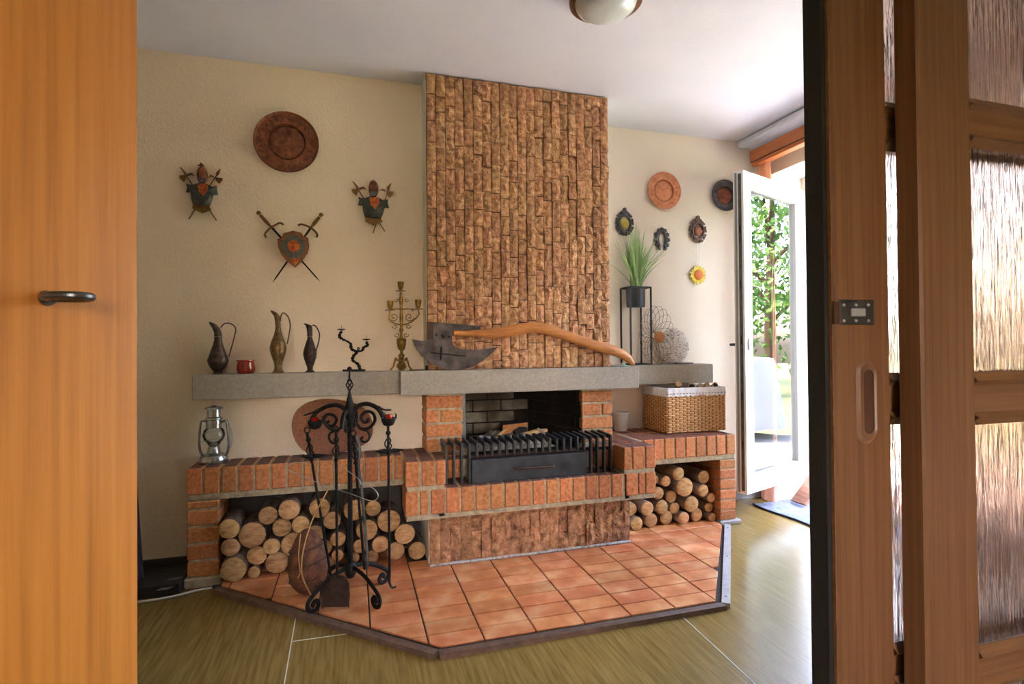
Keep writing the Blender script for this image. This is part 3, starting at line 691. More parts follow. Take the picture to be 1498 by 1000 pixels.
def sword(label,pom,g0,g1,tip,guard):
    t=thing('sword',label,'sword',WY(*c3(*tip),YW))
    a=WY(*c3(*g0),YW-.010); b=WY(*c3(*g1),YW-.010)
    part(MB().tube([a,a+(b-a)*.3,a+(b-a)*.6,b],[.007,.009,.0095,.006],8),'grip','bronze',t)
    part(MB().sphere(WY(*c3(*pom),YW-.010),.0105,10,6,(1.1,.8,1)),'pommel','bronze',t)
    part(MB().tube(smooth([WY(*c3(*p),YW-.012) for p in guard],4),[.0055]*2+[.005]*(4*(len(guard)-1)-3)+[.0065]*2,8),'guard','bronze',t)
    e=WY(*c3(*tip),YW-.010); part(MB().tube([b,b+(e-b)*.92,e],[.0062,.004,.001],6,flat=.5,up=(0,1,0)),'blade','black_iron',t)
sword('crossed sword, bronze hilt towards crested helmet plaque, behind shield',(132,152),(150,175),(258,292),(770,865),[(390,275),(355,255),(310,275),(262,302),(215,345),(195,382),(212,405)])
sword('crossed sword, bronze hilt towards plain helmet plaque, behind shield',(785,172),(765,195),(682,300),(280,875),[(545,285),(572,270),(630,285),(680,310),(722,345),(745,380),(735,405)])

# ------------------------------------------------------------------ left shelf things
ST=.9737
def jug(cx,prof,spout,handle,Y,mt,label):
    o=WY(cx,prof[-1][1],Y); o.z=ST; k=depth(o)/FPX
    t=thing('metal_jug',label,'jug',o,'metal jugs on the shelf')
    zb=WY(cx,prof[-1][1],Y).z
    pf=[(hw*k,WY(cx,py,Y).z-zb) for hw,py in prof][::-1]
    part(MB().lathe(pf,o,28),'body',mt,t,angle=50)
    # pouring lip: open swept trough
    n=10; V=[]
    for i,(lx,rx,py) in enumerate(spout):
        p=WP(lx,py,o);q=WP(rx,py,o); c=(p+q)/2; w_=(q-p).length/2
        for j in range(n): a=2*PI*j/n; V.append(c+R0*(math.cos(a)*w_)+F0*(math.sin(a)*min(w_,pf[-1][0]*1.3)))
    F=[(i*n+j,i*n+(j+1)%n,(i+1)*n+(j+1)%n,(i+1)*n+j) for i in range(len(spout)-1) for j in range(n)]
    part(MB().add(V,F),'spout',mt,t,angle=60)
    part(MB().tube(smooth([WP(x,y,o) for x,y in handle],5),.0032,7),'handle',mt,t)
jug(319,[(5.5,492),(5.0,495),(5.2,497),(6.5,503),(9.5,512),(12.5,521),(14.3,526),(13.2,530),(10.8,536),(7,541),(5,543),(6.5,545),(8,546.5)],[(314,324.8,492),(313.5,323.5,486),(311,321,480),(307,316,474),(305.5,308,470.5)],[(323,479),(328,473.5),(335,472.5),(342,476),(345,482),(343,492),(339,507),(334.5,522)],2.945,'jug_grey','grey metal jug with looped handle, low wide belly, on shelf')
jug(407,[(3.6,477),(3.6,479),(4.2,482),(6,490),(9.5,499),(11.5,507),(11,514),(8.5,522),(6,529),(5,535),(5.5,540),(7.5,543),(9.5,545)],[(403,410.5,477),(402.5,410,470),(401,409,462),(397,405,457),(395.5,399,454)],[(410,470),(411,462),(414,457.5),(419,460),(423,467),(424.5,476),(423,488),(420,503)],2.945,'jug_brass','tallest brass-coloured metal jug with slender waist, on shelf')
jug(453.5,[(3.2,492),(3.6,495),(6,502),(8.8,512),(9.5,517),(8.5,523),(6,531),(4,536),(3.6,540),(6,542.5),(8.5,544)],[(449.5,457,492),(449.5,457,486),(448.5,457,480),(447,456,476),(444,448,473)],[(457,476),(460,475.5),(464,480),(467,487),(467,495),(464.5,506),(461,517)],2.945,'jug_dark','small blackened metal jug with pinched spout, on shelf')
o=WY(359.5,546,2.945); o.z=ST; k=depth(o)/FPX
part(MB().lathe([(9.5*k,0),(11.5*k,.008),(12.8*k,.022),(12.6*k,.034),(11.3*k,.052),(11.3*k,.060),(12.3*k,.066),(12.0*k,.067),(10.6*k,.062),(10.6*k,.045),(9*k,.01),(.001,.008)],o,28,caps=False),'body','red_glaze',t:=thing('clay_pot','small glossy red glazed pot between two metal jugs','pot',o))
part(MB().lathe([(11.4*k,.060),(12.6*k,.063),(12.4*k,.068),(11.0*k,.067),(10.8*k,.062)],o,28,caps=False),'rim','red_glaze',t)
# twisted iron candle holder
o=WY(520,544,2.945); o.z=ST
t=thing('iron_candle_holder','black twisted vine iron holder with two spiked dishes','candle holder',o)
def cc(x,y): return (480+x/6.253,400+y/6.25)
def twisted(pts,r,m=None,tw=26,amp=.8):
    m=m or MB(); p=smooth(pts,7); V=[]
    for s_ in (0,1):
        q=[]
        for i,a in enumerate(p):
            an=i*.75+s_*PI; q.append(a+R0*(math.cos(an)*r*amp)+F0*(math.sin(an)*r*amp)+UZ*(math.sin(an*1.3)*r*.3))
        m.tube(q,r*.72,6)
    return m
stem=[WP(*cc(*p),o) for p in ((290,875),(275,830),(225,790),(235,750),(262,715),(215,690),(205,640),(165,615),(115,590),(105,560),(125,530))]
part(twisted(stem,.0062),'stem','black_iron',t); part(twisted([WP(*cc(*p),o) for p in ((255,712),(310,705),(325,675),(360,655),(350,625))],.0058),'branch','black_iron',t)
part(MB().tube(smooth([WP(*cc(*p),o) for p in ((268,700),(272,675),(285,685),(275,705))],4),.003,6),'tendril','black_iron',t)
rr=random.Random(2); n=24
pts=[o+R0*(math.cos(2*PI*i/n)*.058*rr.uniform(.85,1.08))+F0*(math.sin(2*PI*i/n)*.036*rr.uniform(.8,1.1))+R0*(-.01) for i in range(n)]
part(MB().prism([p+Vector((0,0,.001)) for p in pts],(0,0,.010)),'base','black_iron',t)
for (x,y) in ((122,510),(350,600)):
    c=WP(*cc(x,y),o); d=part(MB().lathe([(.004,-.006),(.02,-.001),(.021,.002),(.006,.0)],c,20),'dish','rust_iron',t); part(MB().tube([c,c+Vector((0,0,.022))],[.0016,.0004],6),'spike','black_iron',d)
# brass candelabra
o=WY(587,541,2.935); o.z=ST
t=thing('brass_candelabra','ornate brass three-armed candelabra beside the stone chimney','candelabra',o); k=depth(o)/FPX/6.253
def lat(cx,prof,mt='brass',n=18):
    c=WP(*cc(cx,prof[0][1]),o); return MB().lathe([(hw*k,WP(*cc(cx,y),o).z-c.z) for hw,y in prof],c,n)
part(lat(672,[(22,880),(48,850),(36,822),(20,800),(26,760),(30,742),(12,730),(12,705),(30,690),(42,640),(44,600),(36,592),(14,585),(10,560),(14,530),(22,515),(10,490),(14,440),(16,400),(10,340),(16,320),(8,300),(14,270),(20,240),(12,210),(10,170)]),'stem','brass',t,angle=50)
for cx,cy in ((664,75),(568,250),(824,240)):
    cu=part(lat(cx,[(10,cy+78),(22,cy+55),(28,cy+25),(30,cy),(26,cy),(22,cy+20),(10,cy+45)]),'candle_cup','brass',t,angle=50)
    part(lat(cx,[(8,cy+88),(46,cy+86),(48,cy+82),(12,cy+80)]),'drip_pan','brass',cu,angle=50)
for sgn,ex in ((-1,568),(1,824)):
    X=lambda v:672+sgn*v
    b=abs(ex-672)
    a=part(MB().tube(smooth([WP(*cc(X(8),470),o),WP(*cc(X(60),455),o),WP(*cc(X(112),425),o),WP(*cc(X(b+6),375),o),WP(*cc(ex,330),o)],6),.0032,7),'arm','brass',t)
    sp=[WP(*cc(X(70+math.cos(q)*(44-q*4.2)),395+math.sin(q)*(44-q*4.2)),o) for q in [j*.45 for j in range(20)]]
    part(MB().tube(sp,.0024,6),'scroll','brass',a)
    part(MB().tube([WP(*cc(X(0),325),o),WP(*cc(X(60),322),o),WP(*cc(ex,326),o)],.0026,6),'crossbar','brass',a)
    for ctr,rr_ in (((40,560),24),((62,480),24),((44,240),20),((100,330),14)):
        sp=[WP(*cc(X(ctr[0]+math.cos(q)*(rr_-q*2.6)),ctr[1]+math.sin(q)*(rr_-q*2.6)),o) for q in [j*.5 for j in range(13)]]
        part(MB().tube(sp,.0022,6),'scroll','brass',a)
for an in (0,90,180,270):
    d=Vector((math.cos(rad(an+YAW)),math.sin(rad(an+YAW)),0)); 
    p=[o+d*r_+Vector((0,0,z)) for r_,z in ((.012,.055),(.028,.058),(.036,.045),(.040,.028),(.050,.012),(.058,.005))]
    if an in (90,270): p=[o+d*((q-o).dot(d)*.8)+Vector((0,0,(q-o).z)) for q in p]
    f=part(MB().tube(smooth(p,4),[.006]*8+[.0045]*13,7),'foot','brass',t); part(MB().sphere(p[1]+Vector((0,0,.006)),.007,8,5),'knob','bronze',f)

# ------------------------------------------------------------------ things on the left wing
WT2=WT+.0005
o=Vector((-.628,2.915,WT2))
t=thing('hurricane_lantern','silver hurricane lantern with glass globe on brick wing','lantern',o); kk=depth(o)/FPX/3.332
def c2(x,y): return (270+x/3.332,390+y/3.333)
def lt(prof,n=24,cx=143):
    c=WP(*c2(cx,prof[0][1]),o); return MB().lathe([(hw*kk,WP(*c2(cx,y),o).z-c.z) for hw,y in prof],c,n)
part(lt([(58,962),(63,955),(63,930),(56,915),(30,905),(26,880),(20,872)]),'tank','silver',t,angle=40)
part(lt([(22,872),(26,868),(30,862),(14,858)]),'burner','silver',t,angle=40)
part(lt([(26,862),(44,840),(50,820),(44,795),(30,782)]),'globe','lantern_glass',t,angle=80)
part(lt([(34,785),(34,745),(40,742),(38,735),(30,730),(30,695),(42,692),(38,684),(12,680),(8,676)]),'chimney','silver',t,angle=40)
for sg in (-1,1):
    f=part(MB().tube(smooth([WP(*c2(143+sg*q,y),o) for q,y in ((30,758),(58,752),(66,775),(72,850),(68,895),(58,915),(46,922))],5),.0062,8),'side_tube','silver',t)
for y in (800,838): part(MB().tube([WP(*c2(143-52,y+12),o)-F0*.03,WP(*c2(143,y),o)-F0*.045,WP(*c2(143+52,y-8),o)-F0*.03],.0014,5),'guard_wire','wire',t)
part(MB().tube(smooth([WP(*c2(x,y),o) for x,y in ((208,742),(228,800),(232,850),(222,880),(205,885))],5),.0018,6),'bail','wire',t)
part(MB().tube([WP(*c2(143+13*math.cos(q),672+10*math.sin(q)),o) for q in [j*PI/8 for j in range(16)]],.0012,5,closed=True),'top_ring','wire',t)
pts=[(427,625),(432,605),(447,592),(470,585.5),(495,586.5),(520,592),(538,604),(545,622),(543,640),(530,652),(500,662),(470,666),(447,661),(433,646)]
pts=[(p[0],p[1]-0) for p in pts]
P_=smooth([WY(a,b,2.968) for a,b in pts],3,True)
zb=min(p.z for p in P_); sh_=[p+Vector((0,-.03*(1-(p.z-zb)/.3),WT2-zb)) for p in P_]
solo(MB().prism(sh_,(0,.012,0)),'oval_board','cork','reddish brown oval board leaning on wall behind iron stand','board',Vector((-.13,2.94,WT2)))
def leaf_dish(c,label,rx,ry):
    rr=random.Random(int(c.x*100)); n=28
    t=thing('iron_leaf_dish',label,'dish',c)
    pts=[c+Vector((math.cos(2*PI*i/n)*rx*(1 if i%2 else .82)*rr.uniform(.9,1.05),math.sin(2*PI*i/n)*ry*(1 if i%2 else .82),0)) for i in range(n)]
    b=MB(); V=[p+Vector((0,0,.003+.008)) for p in pts]+[c+(p-c)*.55+Vector((0,0,.003)) for p in pts]; F=[(i,(i+1)%n,n+(i+1)%n,n+i) for i in range(n)]+[tuple(range(n,2*n))]
    V+= [p+Vector((0,0,.006)) for p in pts]+[c+(p-c)*.55 for p in pts]; F+=[(2*n+i,3*n+i,3*n+(i+1)%n,2*n+(i+1)%n) for i in range(n)]+[tuple(range(3*n,4*n))[::-1]]+[(i,2*n+i,2*n+(i+1)%n,(i+1)%n) for i in range(n)]
    part(b.add(V,F),'plate','black_iron',t)
    part(MB().sphere(c+Vector((0,0,.011)),.02,10,5,(1,1,.4)),'knob','black_iron',t)
leaf_dish(Vector((.185,2.915,WT2)),'black iron leaf dish on brick wing beside chimney pier',.07,.045)
leaf_dish(Vector((-.185,2.89,WT2)),'black iron leaf dish on brick wing before oval board',.06,.04)

# ------------------------------------------------------------------ wrought-iron fire tool stand
SC=Vector((-.012,2.445,HZ))
t=thing('fire_tool_stand','black wrought-iron fire tool stand with scroll arms and red candles','fire tool stand',SC)
def c6(x,y): return WP(420+x*.16995,530+y*.17,SC)
top=c6(530,55); px_=SC
part(MB().tube([SC+Vector((0,0,.10)),SC+Vector((0,0,.25)),SC+Vector((0,0,.45)),SC+Vector((0,0,.86))],[.011,.0105,.010,.010],8),'post','black_iron',t)
zc=c6(545,400).z; zt=c6(530,285).z
part(MB().lathe([(.012,zc-.06-SC.z),(.022,zc-.02-SC.z),(.02,zc-SC.z+.005),(.008,zt-SC.z),(.004,c6(530,245).z-SC.z)],SC,12),'spear_collar','black_iron',t,angle=50)
z0,z1=c6(530,245).z,c6(530,135).z
for i in range(4):
    m=MB(); q=[]
    for j in range(13):
        u=j/12; an=i*PI/2+u*PI*1.1; r_=.014*math.sin(PI*u); q.append(Vector((SC.x+math.cos(an)*r_,SC.y+math.sin(an)*r_,z0+(z1-z0)*u)))
    part(m.tube(q,.0028,6),'cage_wire','black_iron',t)
part(MB().tube([Vector((SC.x,SC.y,z1-.002)),Vector((SC.x,SC.y,top.z))],[.004,.003],8),'finial_rod','black_iron',t); part(MB().sphere(Vector((SC.x,SC.y,top.z)),.0105,12,8),'finial_ball','black_iron',t)
def arm(pts,leaf,cup,scr,low):
    a=part(MB().tube(smooth([c6(*p) for p in pts],6),.0095,9),'arm','black_iron',t)
    l=[c6(*p) for p in leaf]; part(MB().tube(smooth(l,4),[.004]+[.008]*(4*(len(l)-1)-1)+[.002],6,flat=.5),'leaf','black_iron',a)
    c=c6(*cup); r_=.030
    cu=part(MB().lathe([(.006,-r_),(r_*.72,-r_*.78),(r_*1.0,-r_*.2),(r_*1.02,r_*.25),(r_*.94,r_*.25),(r_*.9,-r_*.15),(r_*.6,-r_*.65),(.004,-r_*.8)],c,14,caps=False),'candle_cup','black_iron',t)
    part(MB().lathe([(.013,-.016),(.017,-.002),(.016,.016),(.012,.017)],c+Vector((0,0,.006)),14),'red_candle','red_glass',cu)
    for q in range(3):
        an=rad(120*q+20); d=R0*math.cos(an)+F0*math.sin(an); part(MB().tube([c+d*r_,c+d*(r_+.004)+Vector((0,0,.018)),c+d*(r_-.004)+Vector((0,0,.028))],[.005,.004,.001],5),'prong','black_iron',cu)
    part(MB().tube(smooth([c6(*p) for p in scr],5),.0068,7),'scroll','black_iron',t)
    part(MB().tube(smooth([c6(*p) for p in low],5),.0055,7),'scroll','black_iron',t)
arm([(560,430),(590,395),(625,366),(690,355),(760,380),(800,420),(825,470)],[(785,375),(830,405),(900,408)],(872,490),[(590,520),(640,570),(710,560),(755,500),(740,440),(690,420),(645,450),(640,490),(670,515),(700,500),(692,475)],[(640,575),(690,590),(712,630),(690,675),(650,680),(635,655),(655,640)])
arm([(520,430),(490,395),(430,366),(350,375),(280,410),(240,440),(228,480)],[(285,395),(230,425),(140,458)],(240,515),[(480,540),(430,580),(360,560),(318,500),(340,450),(390,450),(425,490),(400,540),(360,545),(345,520),(362,503)],[(440,580),(380,600),(360,640),(385,690),(425,685),(438,655),(420,645)])
for sg in (-1,1):
    q=[SC+Vector((0,0,zc-.03-SC.z))+F0*(sg*a)+Vector((0,0,b)) for a,b in ((.01,.0),(.04,.022),(.075,.02),(.10,-.01),(.105,-.04))]
    part(MB().tube(smooth(q,5),.009,8),'arm','black_iron',t)
    q=[SC+Vector((0,0,zc-.08-SC.z))+F0*(sg*a)+Vector((0,0,b)) for a,b in ((.012,.0),(.05,-.012),(.07,.015),(.05,.035),(.035,.02),(.045,.01))]
    part(MB().tube(smooth(q,5),.006,7),'scroll','black_iron',t)
for P3 in ((-.166,2.344),(.096,2.30),(.142,2.548),(-.11,2.60)):
    d=Vector((P3[0]-SC.x,P3[1]-SC.y,0)); R_=d.length; d.normalize()
    pr_=[(0.008,.135),(.05,.13),(R_*.55,.115),(R_*.85,.085),(R_+.012,.05),(R_+.008,.018),(R_-.018,.009),(R_-.035,.028),(R_-.022,.046),(R_-.008,.036),(R_-.014,.028)]
    part(MB().tube(smooth([SC+d*a+Vector((0,0,b)) for a,b in pr_],5),.010,8,flat=.6,up=(-d.y,d.x,0)),'scroll_foot','black_iron',t)
part(MB().lathe([(.016,.09),(.024,.105),(.024,.14),(.016,.155)],SC,12),'foot_collar','black_iron',t)
def tool(name,label,top,bot,off,extra):
    a=WP(*top,SC)+F0*off; b=WP(*bot,SC)+F0*off
    tt=thing(name,label,'fire tool',b)
    d=(b-a); L_=d.length; u=d.normalized()
    part(MB().tube([a,b],[.0055,.0055],8),'rod','black_iron',tt)
    part(MB().sphere(a+u*.03,.011,10,7),'ball','black_iron',tt)
    part(MB().tube([a+R0*(.012*math.cos(q))+UZ*(.012*math.sin(q)+.012) for q in [j*PI/6 for j in range(12)]],.003,6,closed=True),'hanging_ring','black_iron',tt)
    for i in range(3):
        q=[]
        for j in range(10):
            v=j/9; an=i*2*PI/3+v*3; r_=.011*math.sin(PI*v)+.004; q.append(a+u*(.05+.055*v)+R0*(math.cos(an)*r_)+F0*(math.sin(an)*r_))
        part(MB().tube(q,.003,5),'twist_wire','black_iron',tt)
    part(MB().sphere(a+u*.115,.0095,8,6),'collar','black_iron',tt)
    extra(tt,a,b,u); return tt
def ex_poker(tt,a,b,u): part(MB().tube(smooth([b,b+u*.03,b+u*.05+R0*.012,b+u*.045+R0*.028],4),[.0055]*9+[.004]*3+[.002],7),'hook','black_iron',tt)
def ex_tongs(tt,a,b,u):
    part(MB().tube(smooth([a+R0*.012,a+R0*.022+u*.06,a+R0*.012+u*.13,a+R0*.016+u*.25,b+R0*.016-u*.05,b+R0*.004],5),.0062,7,flat=.55,up=(0,1,0)),'jaw','steel_dark',tt)
def ex_shovel(tt,a,b,u):
    q=WP(503,828,SC).z; pxs=[(482,884),(480.5,880),(482,870),(481.5,850),(484,838),(490,830),(500,827),(510,827),(517,831),(521,840),(521.5,855),(520.5,870),(522,880),(524.5,885)]
    pl=[WP(x,y,SC)+F0*(-.085) for x,y in pxs]; c=sum(pl,Vector())/len(pl); n=len(pl)
    V=[p-F0*.012 for p in pl]+[c+(p-c)*.86+F0*.004 for p in pl]+[p-F0*.009 for p in pl]+[c+(p-c)*.86+F0*.007 for p in pl]
    F=[(i,i+n,(i+1)%n+n,(i+1)%n) for i in range(n-1)]+[tuple(range(n,2*n))]+[(2*n+i,2*n+(i+1),3*n+i+1,3*n+i) for i in range(n-1)]+[tuple(range(3*n,4*n))[::-1]]+[(i,i+1,2*n+i+1,2*n+i) for i in range(n-1)]
    part(MB().add(V,F),'shovel_blade','rust_iron',tt)
tool('fire_poker','black iron poker hanging under candle cup nearest lantern',(452,632),(486,838),-.02,ex_poker)
tool('fire_shovel','black iron fire shovel with square-ended blade hanging on stand',(500.5,628),(502,832),-.08,ex_shovel)
tool('fire_tongs','grey iron fire tongs with flat jaws hanging on stand',(520,636),(536,828),-.03,ex_tongs)
tool('fire_poker','black iron poker hanging under candle cup nearest chimney',(569,622),(571,840),-.015,ex_poker)
w_=[(428,683),(426,677),(440,671.5),(462,675)]
o=WP(500,700,SC)+F0*(-.05)
pts=[(462,675),(440,672),(427,678),(430,684),(480,705),(520,718),(545,727),(555,725),(557,718),(551,710),(540,705),(533,703),(528,695),(503,677)]
solo(MB().tube(smooth([WP(x,y,SC)+F0*-.05 for x,y in pts],4),.0018,6),'wire_hanger','wire','thin bent silver wire hanger hooked on iron stand','wire hanger',o)
# brown bundle with its cord
c=Vector((-.195,2.535,HZ)); k=depth(c)/FPX
V=[];F=[];nu,nv=22,12;rr=random.Random(9)
cz=WP(450,819,c)
for i in range(nv+1):
    th=PI*i/nv
    for j in range(nu):
        a=2*PI*j/nu; bump=1+.05*math.sin(3*a+1)*math.sin(th)+.10*math.exp(-((a-4.9)/.35)**2)+rr.uniform(-.02,.02)
        V.append(cz+R0*(math.sin(th)*math.cos(a)*28*k*bump*(1-.16*math.cos(th)))+F0*(math.sin(th)*math.sin(a)*24*k*bump)+UZ*(math.cos(th)*48*k))
for i in range(nv):
    for j in range(nu): F.append((i*nu+j,(i+1)*nu+j,(i+1)*nu+(j+1)%nu,i*nu+(j+1)%nu))
dz=HZ+.001-min(v.z for v in V); V=[v+Vector((0,0,dz)) for v in V]
t=thing('brown_bundle','rounded brown fibrous bundle tied with cord under iron stand','bundle',c); part(MB().add(V,F),'body','hide',t,angle=60)
part(MB().tube(smooth([WP(x,y,c)-F0*d for x,y,d in ((499,690,.08),(486,718,.11),(470,750,.11),(457,790,.10),(455,822,.105),(462,845,.10),(470,866,.08))],5),.0028,6),'cord','cord',t)
part(MB().tube(smooth([WP(x,y,c)-F0*d for x,y,d in ((449,772,.07),(450,800,.1),(453,822,.106),(449,830,.104))],4),.0022,6),'cord','cord',t)
for q in range(3):
    part(MB().tube([cz+Vector((0,0,dz))+R0*(math.cos(a)*29.5*k)+F0*(math.sin(a)*25.5*k)+UZ*((q-1)*22*k*.9+8*k*math.cos(a)) if q==1 else cz+Vector((0,0,dz))+R0*(math.cos(a)*26*k)+F0*(math.sin(a)*22.5*k)+UZ*((q-1)*22*k+6*k*math.cos(a)) for a in [j*PI/10 for j in range(20)]],.003,5,closed=True),'binding','dark_wood',t)

# ------------------------------------------------------------------ right wall decoration
wall_plate(WY(969,280,DR),.128,'copper_bright','bright copper embossed plate hung above grass plant',seed=4,beads=22)
wall_plate(WY(1058,287,DR),.112,'pewter','dark pewter plate with copper centre beside balcony door','copper_brown',seed=6,beads=24)
def ornate(cx,cy,h,label,mt,centre_mt):
    c=WY(cx,cy,DR-.012); k=depth(c)/FPX*h/36; t=thing('ornate_plaque',label,'wall ornament',WY(cx,cy,DR))
    m=MB(); m.tube([c+Vector((math.cos(a)*9.0*k,0,math.sin(a)*11.5*k-1.5*k)) for a in [j*2*PI/32 for j in range(32)]],2.0*k,7,closed=True); part(m,'ring',mt,t)
    for i in range(9):
        a=PI/2+2*PI*i/9; q=c+Vector((math.cos(a)*11.5*k,0,math.sin(a)*14.5*k-1.5*k)); b=MB()
        b.sphere(q,3.1*k,9,6,(1,.5,1)); d=Vector((-math.sin(a),0,math.cos(a)))
        for s_ in (-1,1): b.sphere(q+d*(s_*3.0*k)+Vector((math.cos(a)*1.4*k,0,math.sin(a)*1.4*k)),1.7*k,7,5,(1,.6,1))
        part(b,'lobe',mt,t)
    b=MB(); b.prism([c+Vector((x*k,.004,z*k)) for x,z in ((-3,11),(3,11),(5.5,15),(3,16),(2.5,19),(0,20.5),(-2.5,19),(-3,16),(-5.5,15))],(0,-.010,0)); part(b,'crown',mt,t)
    part(MB().lathe([(6.8*k,-.008),(6.8*k,.004),(5.8*k,.008),(3*k,.010),(.001,.0105)],c+Vector((0,0,-1.5*k)),24,'y',caps=False),'medallion',centre_mt,t)
    return t
ornate(913.6,325,38,'openwork plaque with yellowish centre half hidden by grass plant','pewter','yellow_green')
ornate(1021,336,37,'openwork iron plaque with copper medallion above sunflower','pinecone','copper_brown')
c=WY(968.6,351,DR-.012); k=depth(c)/FPX; t=thing('horseshoe_ornament','grey horseshoe wall ornament with flower lobes below copper plate','wall ornament',WY(968.6,369,DR))
def hs(a,r1,r2): return c+Vector((math.cos(a)*r1*k,0,math.sin(a)*r2*k+1.0*k))
an=[rad(-62)+j*rad(304)/28 for j in range(29)]
part(MB().tube([hs(a,7.4,11.5) for a in an],[2.6*k]*29,8,flat=.6,up=(0,1,0)),'shoe','pewter',t)
for i in range(11):
    a=rad(-62)+i*rad(304)/10; q=hs(a,10.2,14.6); b=MB(); b.sphere(q,2.7*k,9,6,(1,.6,1))
    for s_ in range(3):
        aa=a+rad(-60+60*s_); b.sphere(q+Vector((math.cos(aa)*2.4*k,0,math.sin(aa)*2.4*k)),1.3*k,7,5,(1,.6,1))
    part(b,'flower','pewter',t)
c=WY(1021,402,DR-.012); k=depth(c)/FPX; t=thing('sunflower_ornament','yellow sunflower ornament with orange centre hanging on threads','wall ornament',c)
for i in range(15):
    a=2*PI*i/15; d=Vector((math.cos(a),0,math.sin(a))); n_=Vector((-d.z,0,d.x))
    part(MB().prism([c+d*5*k+n_*2.6*k,c+d*10*k+n_*2.9*k,c+d*(13.8+(i%3)*.5)*k,c+d*10*k-n_*2.9*k,c+d*5*k-n_*2.6*k],(0,-.004-.002*(i%2),0)),'petal','yellow',t)
part(MB().lathe([(7.4*k,0),(7.4*k,.008),(6*k,.011),(.001,.012)],c,22,'y',caps=False),'centre','orange',t)
for dx in (-1.8,2.2): part(MB().tube([WY(1020.5+dx*1.2,354,DR-.014),WY(1021+dx*.5,389,DR-.014)],.0011,5),'thread','wire',t)

# ------------------------------------------------------------------ right shelf things
SR=.973
xa=WY(923,470,3.09).x; xb=WY(953,470,3.09).x; ya,yb=3.094,3.222; zt=WY(923,419,3.09).z
t=thing('plant_stand','slim black metal frame plant stand on short shelf beam','plant stand',Vector(((xa+xb)/2,(ya+yb)/2,SR)))
g=.0045
for x in (xa,xb):
    for y in (ya,yb): part(MB().box(x-g,x+g,y-g,y+g,SR,zt),'leg','black_metal',t)
for z in (SR+g,zt):
    for y in (ya,yb): part(MB().box(xa,xb,y-g,y+g,z-g,z+g),'rail','black_metal',t)
    for x in (xa,xb): part(MB().box(x-g,x+g,ya,yb,z-g,z+g),'rail','black_metal',t)
pc=Vector(((xa+xb)/2,(ya+yb)/2,0)); z1=WY(929,421,3.16).z; z0=WY(929,449,3.16).z; pr_=.062
t=thing('flower_pot','dark grey cylinder flower pot held in black plant stand','flower pot',Vector((pc.x,pc.y,z0)))
part(MB().lathe([(pr_*.92,0),(pr_*.95,.004),(pr_,z1-z0-.002),(pr_,z1-z0),(pr_*.93,z1-z0),(pr_*.92,z1-z0-.014),(.001,z1-z0-.015)],Vector((pc.x,pc.y,z0)),32,caps=False),'pot_wall','pot_grey',t)
part(MB().lathe([(.001,0),(pr_*.92,.0005)],Vector((pc.x,pc.y,z0)),32,caps=False),'bottom','pot_grey',t)
t=thing('grass_plant','tall green ornamental grass growing in dark grey pot','plant',Vector((pc.x,pc.y,z1-.013)))
rr=random.Random(21)
for i in range(120):
    a=rr.uniform(0,2*PI); r_=rr.uniform(0,.035); lean=rr.uniform(.0,1)**1.3*.20; H=rr.uniform(.30,.47)*(1-.35*lean/.2); d=Vector((math.cos(a),math.sin(a)*.45,0)); b=Vector((pc.x,pc.y,z1-.013))+Vector((math.cos(a)*r_,math.sin(a)*r_,0))
    if d.y>0: lean*=.5
    w=rr.uniform(.003,.0055); sd_=Vector((-math.sin(a+rr.uniform(-1,1)),0,0)).normalized() if False else (R0*math.cos(rr.uniform(-.7,.7))+F0*.3).normalized()
    V=[]
    for j in range(6):
        u=j/5; p=b+d*(lean*u**1.6*1.25)+Vector((0,0,H*u-.10*lean*u**3)); p.y=min(p.y,DR-.012); ww=w*(1-u**2.2)+.0003; V+=[p-sd_*ww,p+sd_*ww]
    link(mesh_of(MB().add(V,[(2*j,2*j+1,2*j+3,2*j+2) for j in range(5)]),'blade',ROOT[t.name],60),'blade','grass_blade',t)
# wire bowl leaning, woven vase, small things
c=WY(957,490,3.115); t=thing('wire_bowl','openwork wire bowl of overlapping loops leaning on woven vase','bowl',Vector((c.x,c.y,SR)))
R_=.128; RZ=c.z-SR-.002
for i in range(18):
    a=2*PI*i/18; cc_=c+Vector((math.cos(a)*R_*.55,-.012,math.sin(a)*RZ*.55)); pts=[]
    for j in range(20):
        q=2*PI*j/20; rx=R_*.45; lx=math.cos(q)*RZ*.45; ly=math.sin(q)*R_*.36
        pts.append(cc_+Vector((math.cos(a)*lx*R_/RZ-math.sin(a)*ly,-.02*(math.cos(q)),math.sin(a)*lx+math.cos(a)*ly)))
    part(MB().tube(pts,.0013,5,closed=True),'loop','wire_brown',t)
q=WY(964.5,493,3.09); part(MB().lathe([(.036,0),(.038,.004),(.03,.008),(.012,.010),(.001,.0102)],q,24,'y',caps=False),'centre_disc','wicker_dark',t)
c=WY(986,502,3.165); c.z=SR+.122; t=thing('woven_vase','white egg-shaped woven vase with dark flecks behind wire bowl','vase',Vector((c.x,c.y,SR)))
def egg(u): return math.sin(PI*min(1,.08+u*.84))**.8*(1-.12*u)
m=MB(); pf=[(.001,-.12)]+[(.112*egg(u),-.12+.24*u) for u in [j/16 for j in range(17)]]
m.T=Matrix.Translation(c)@Matrix.Diagonal((1,.54,1,1)); m.lathe(pf,(0,0,0),36,caps=False); part(m,'shell','white_weave',t,angle=60)
fk=MB()
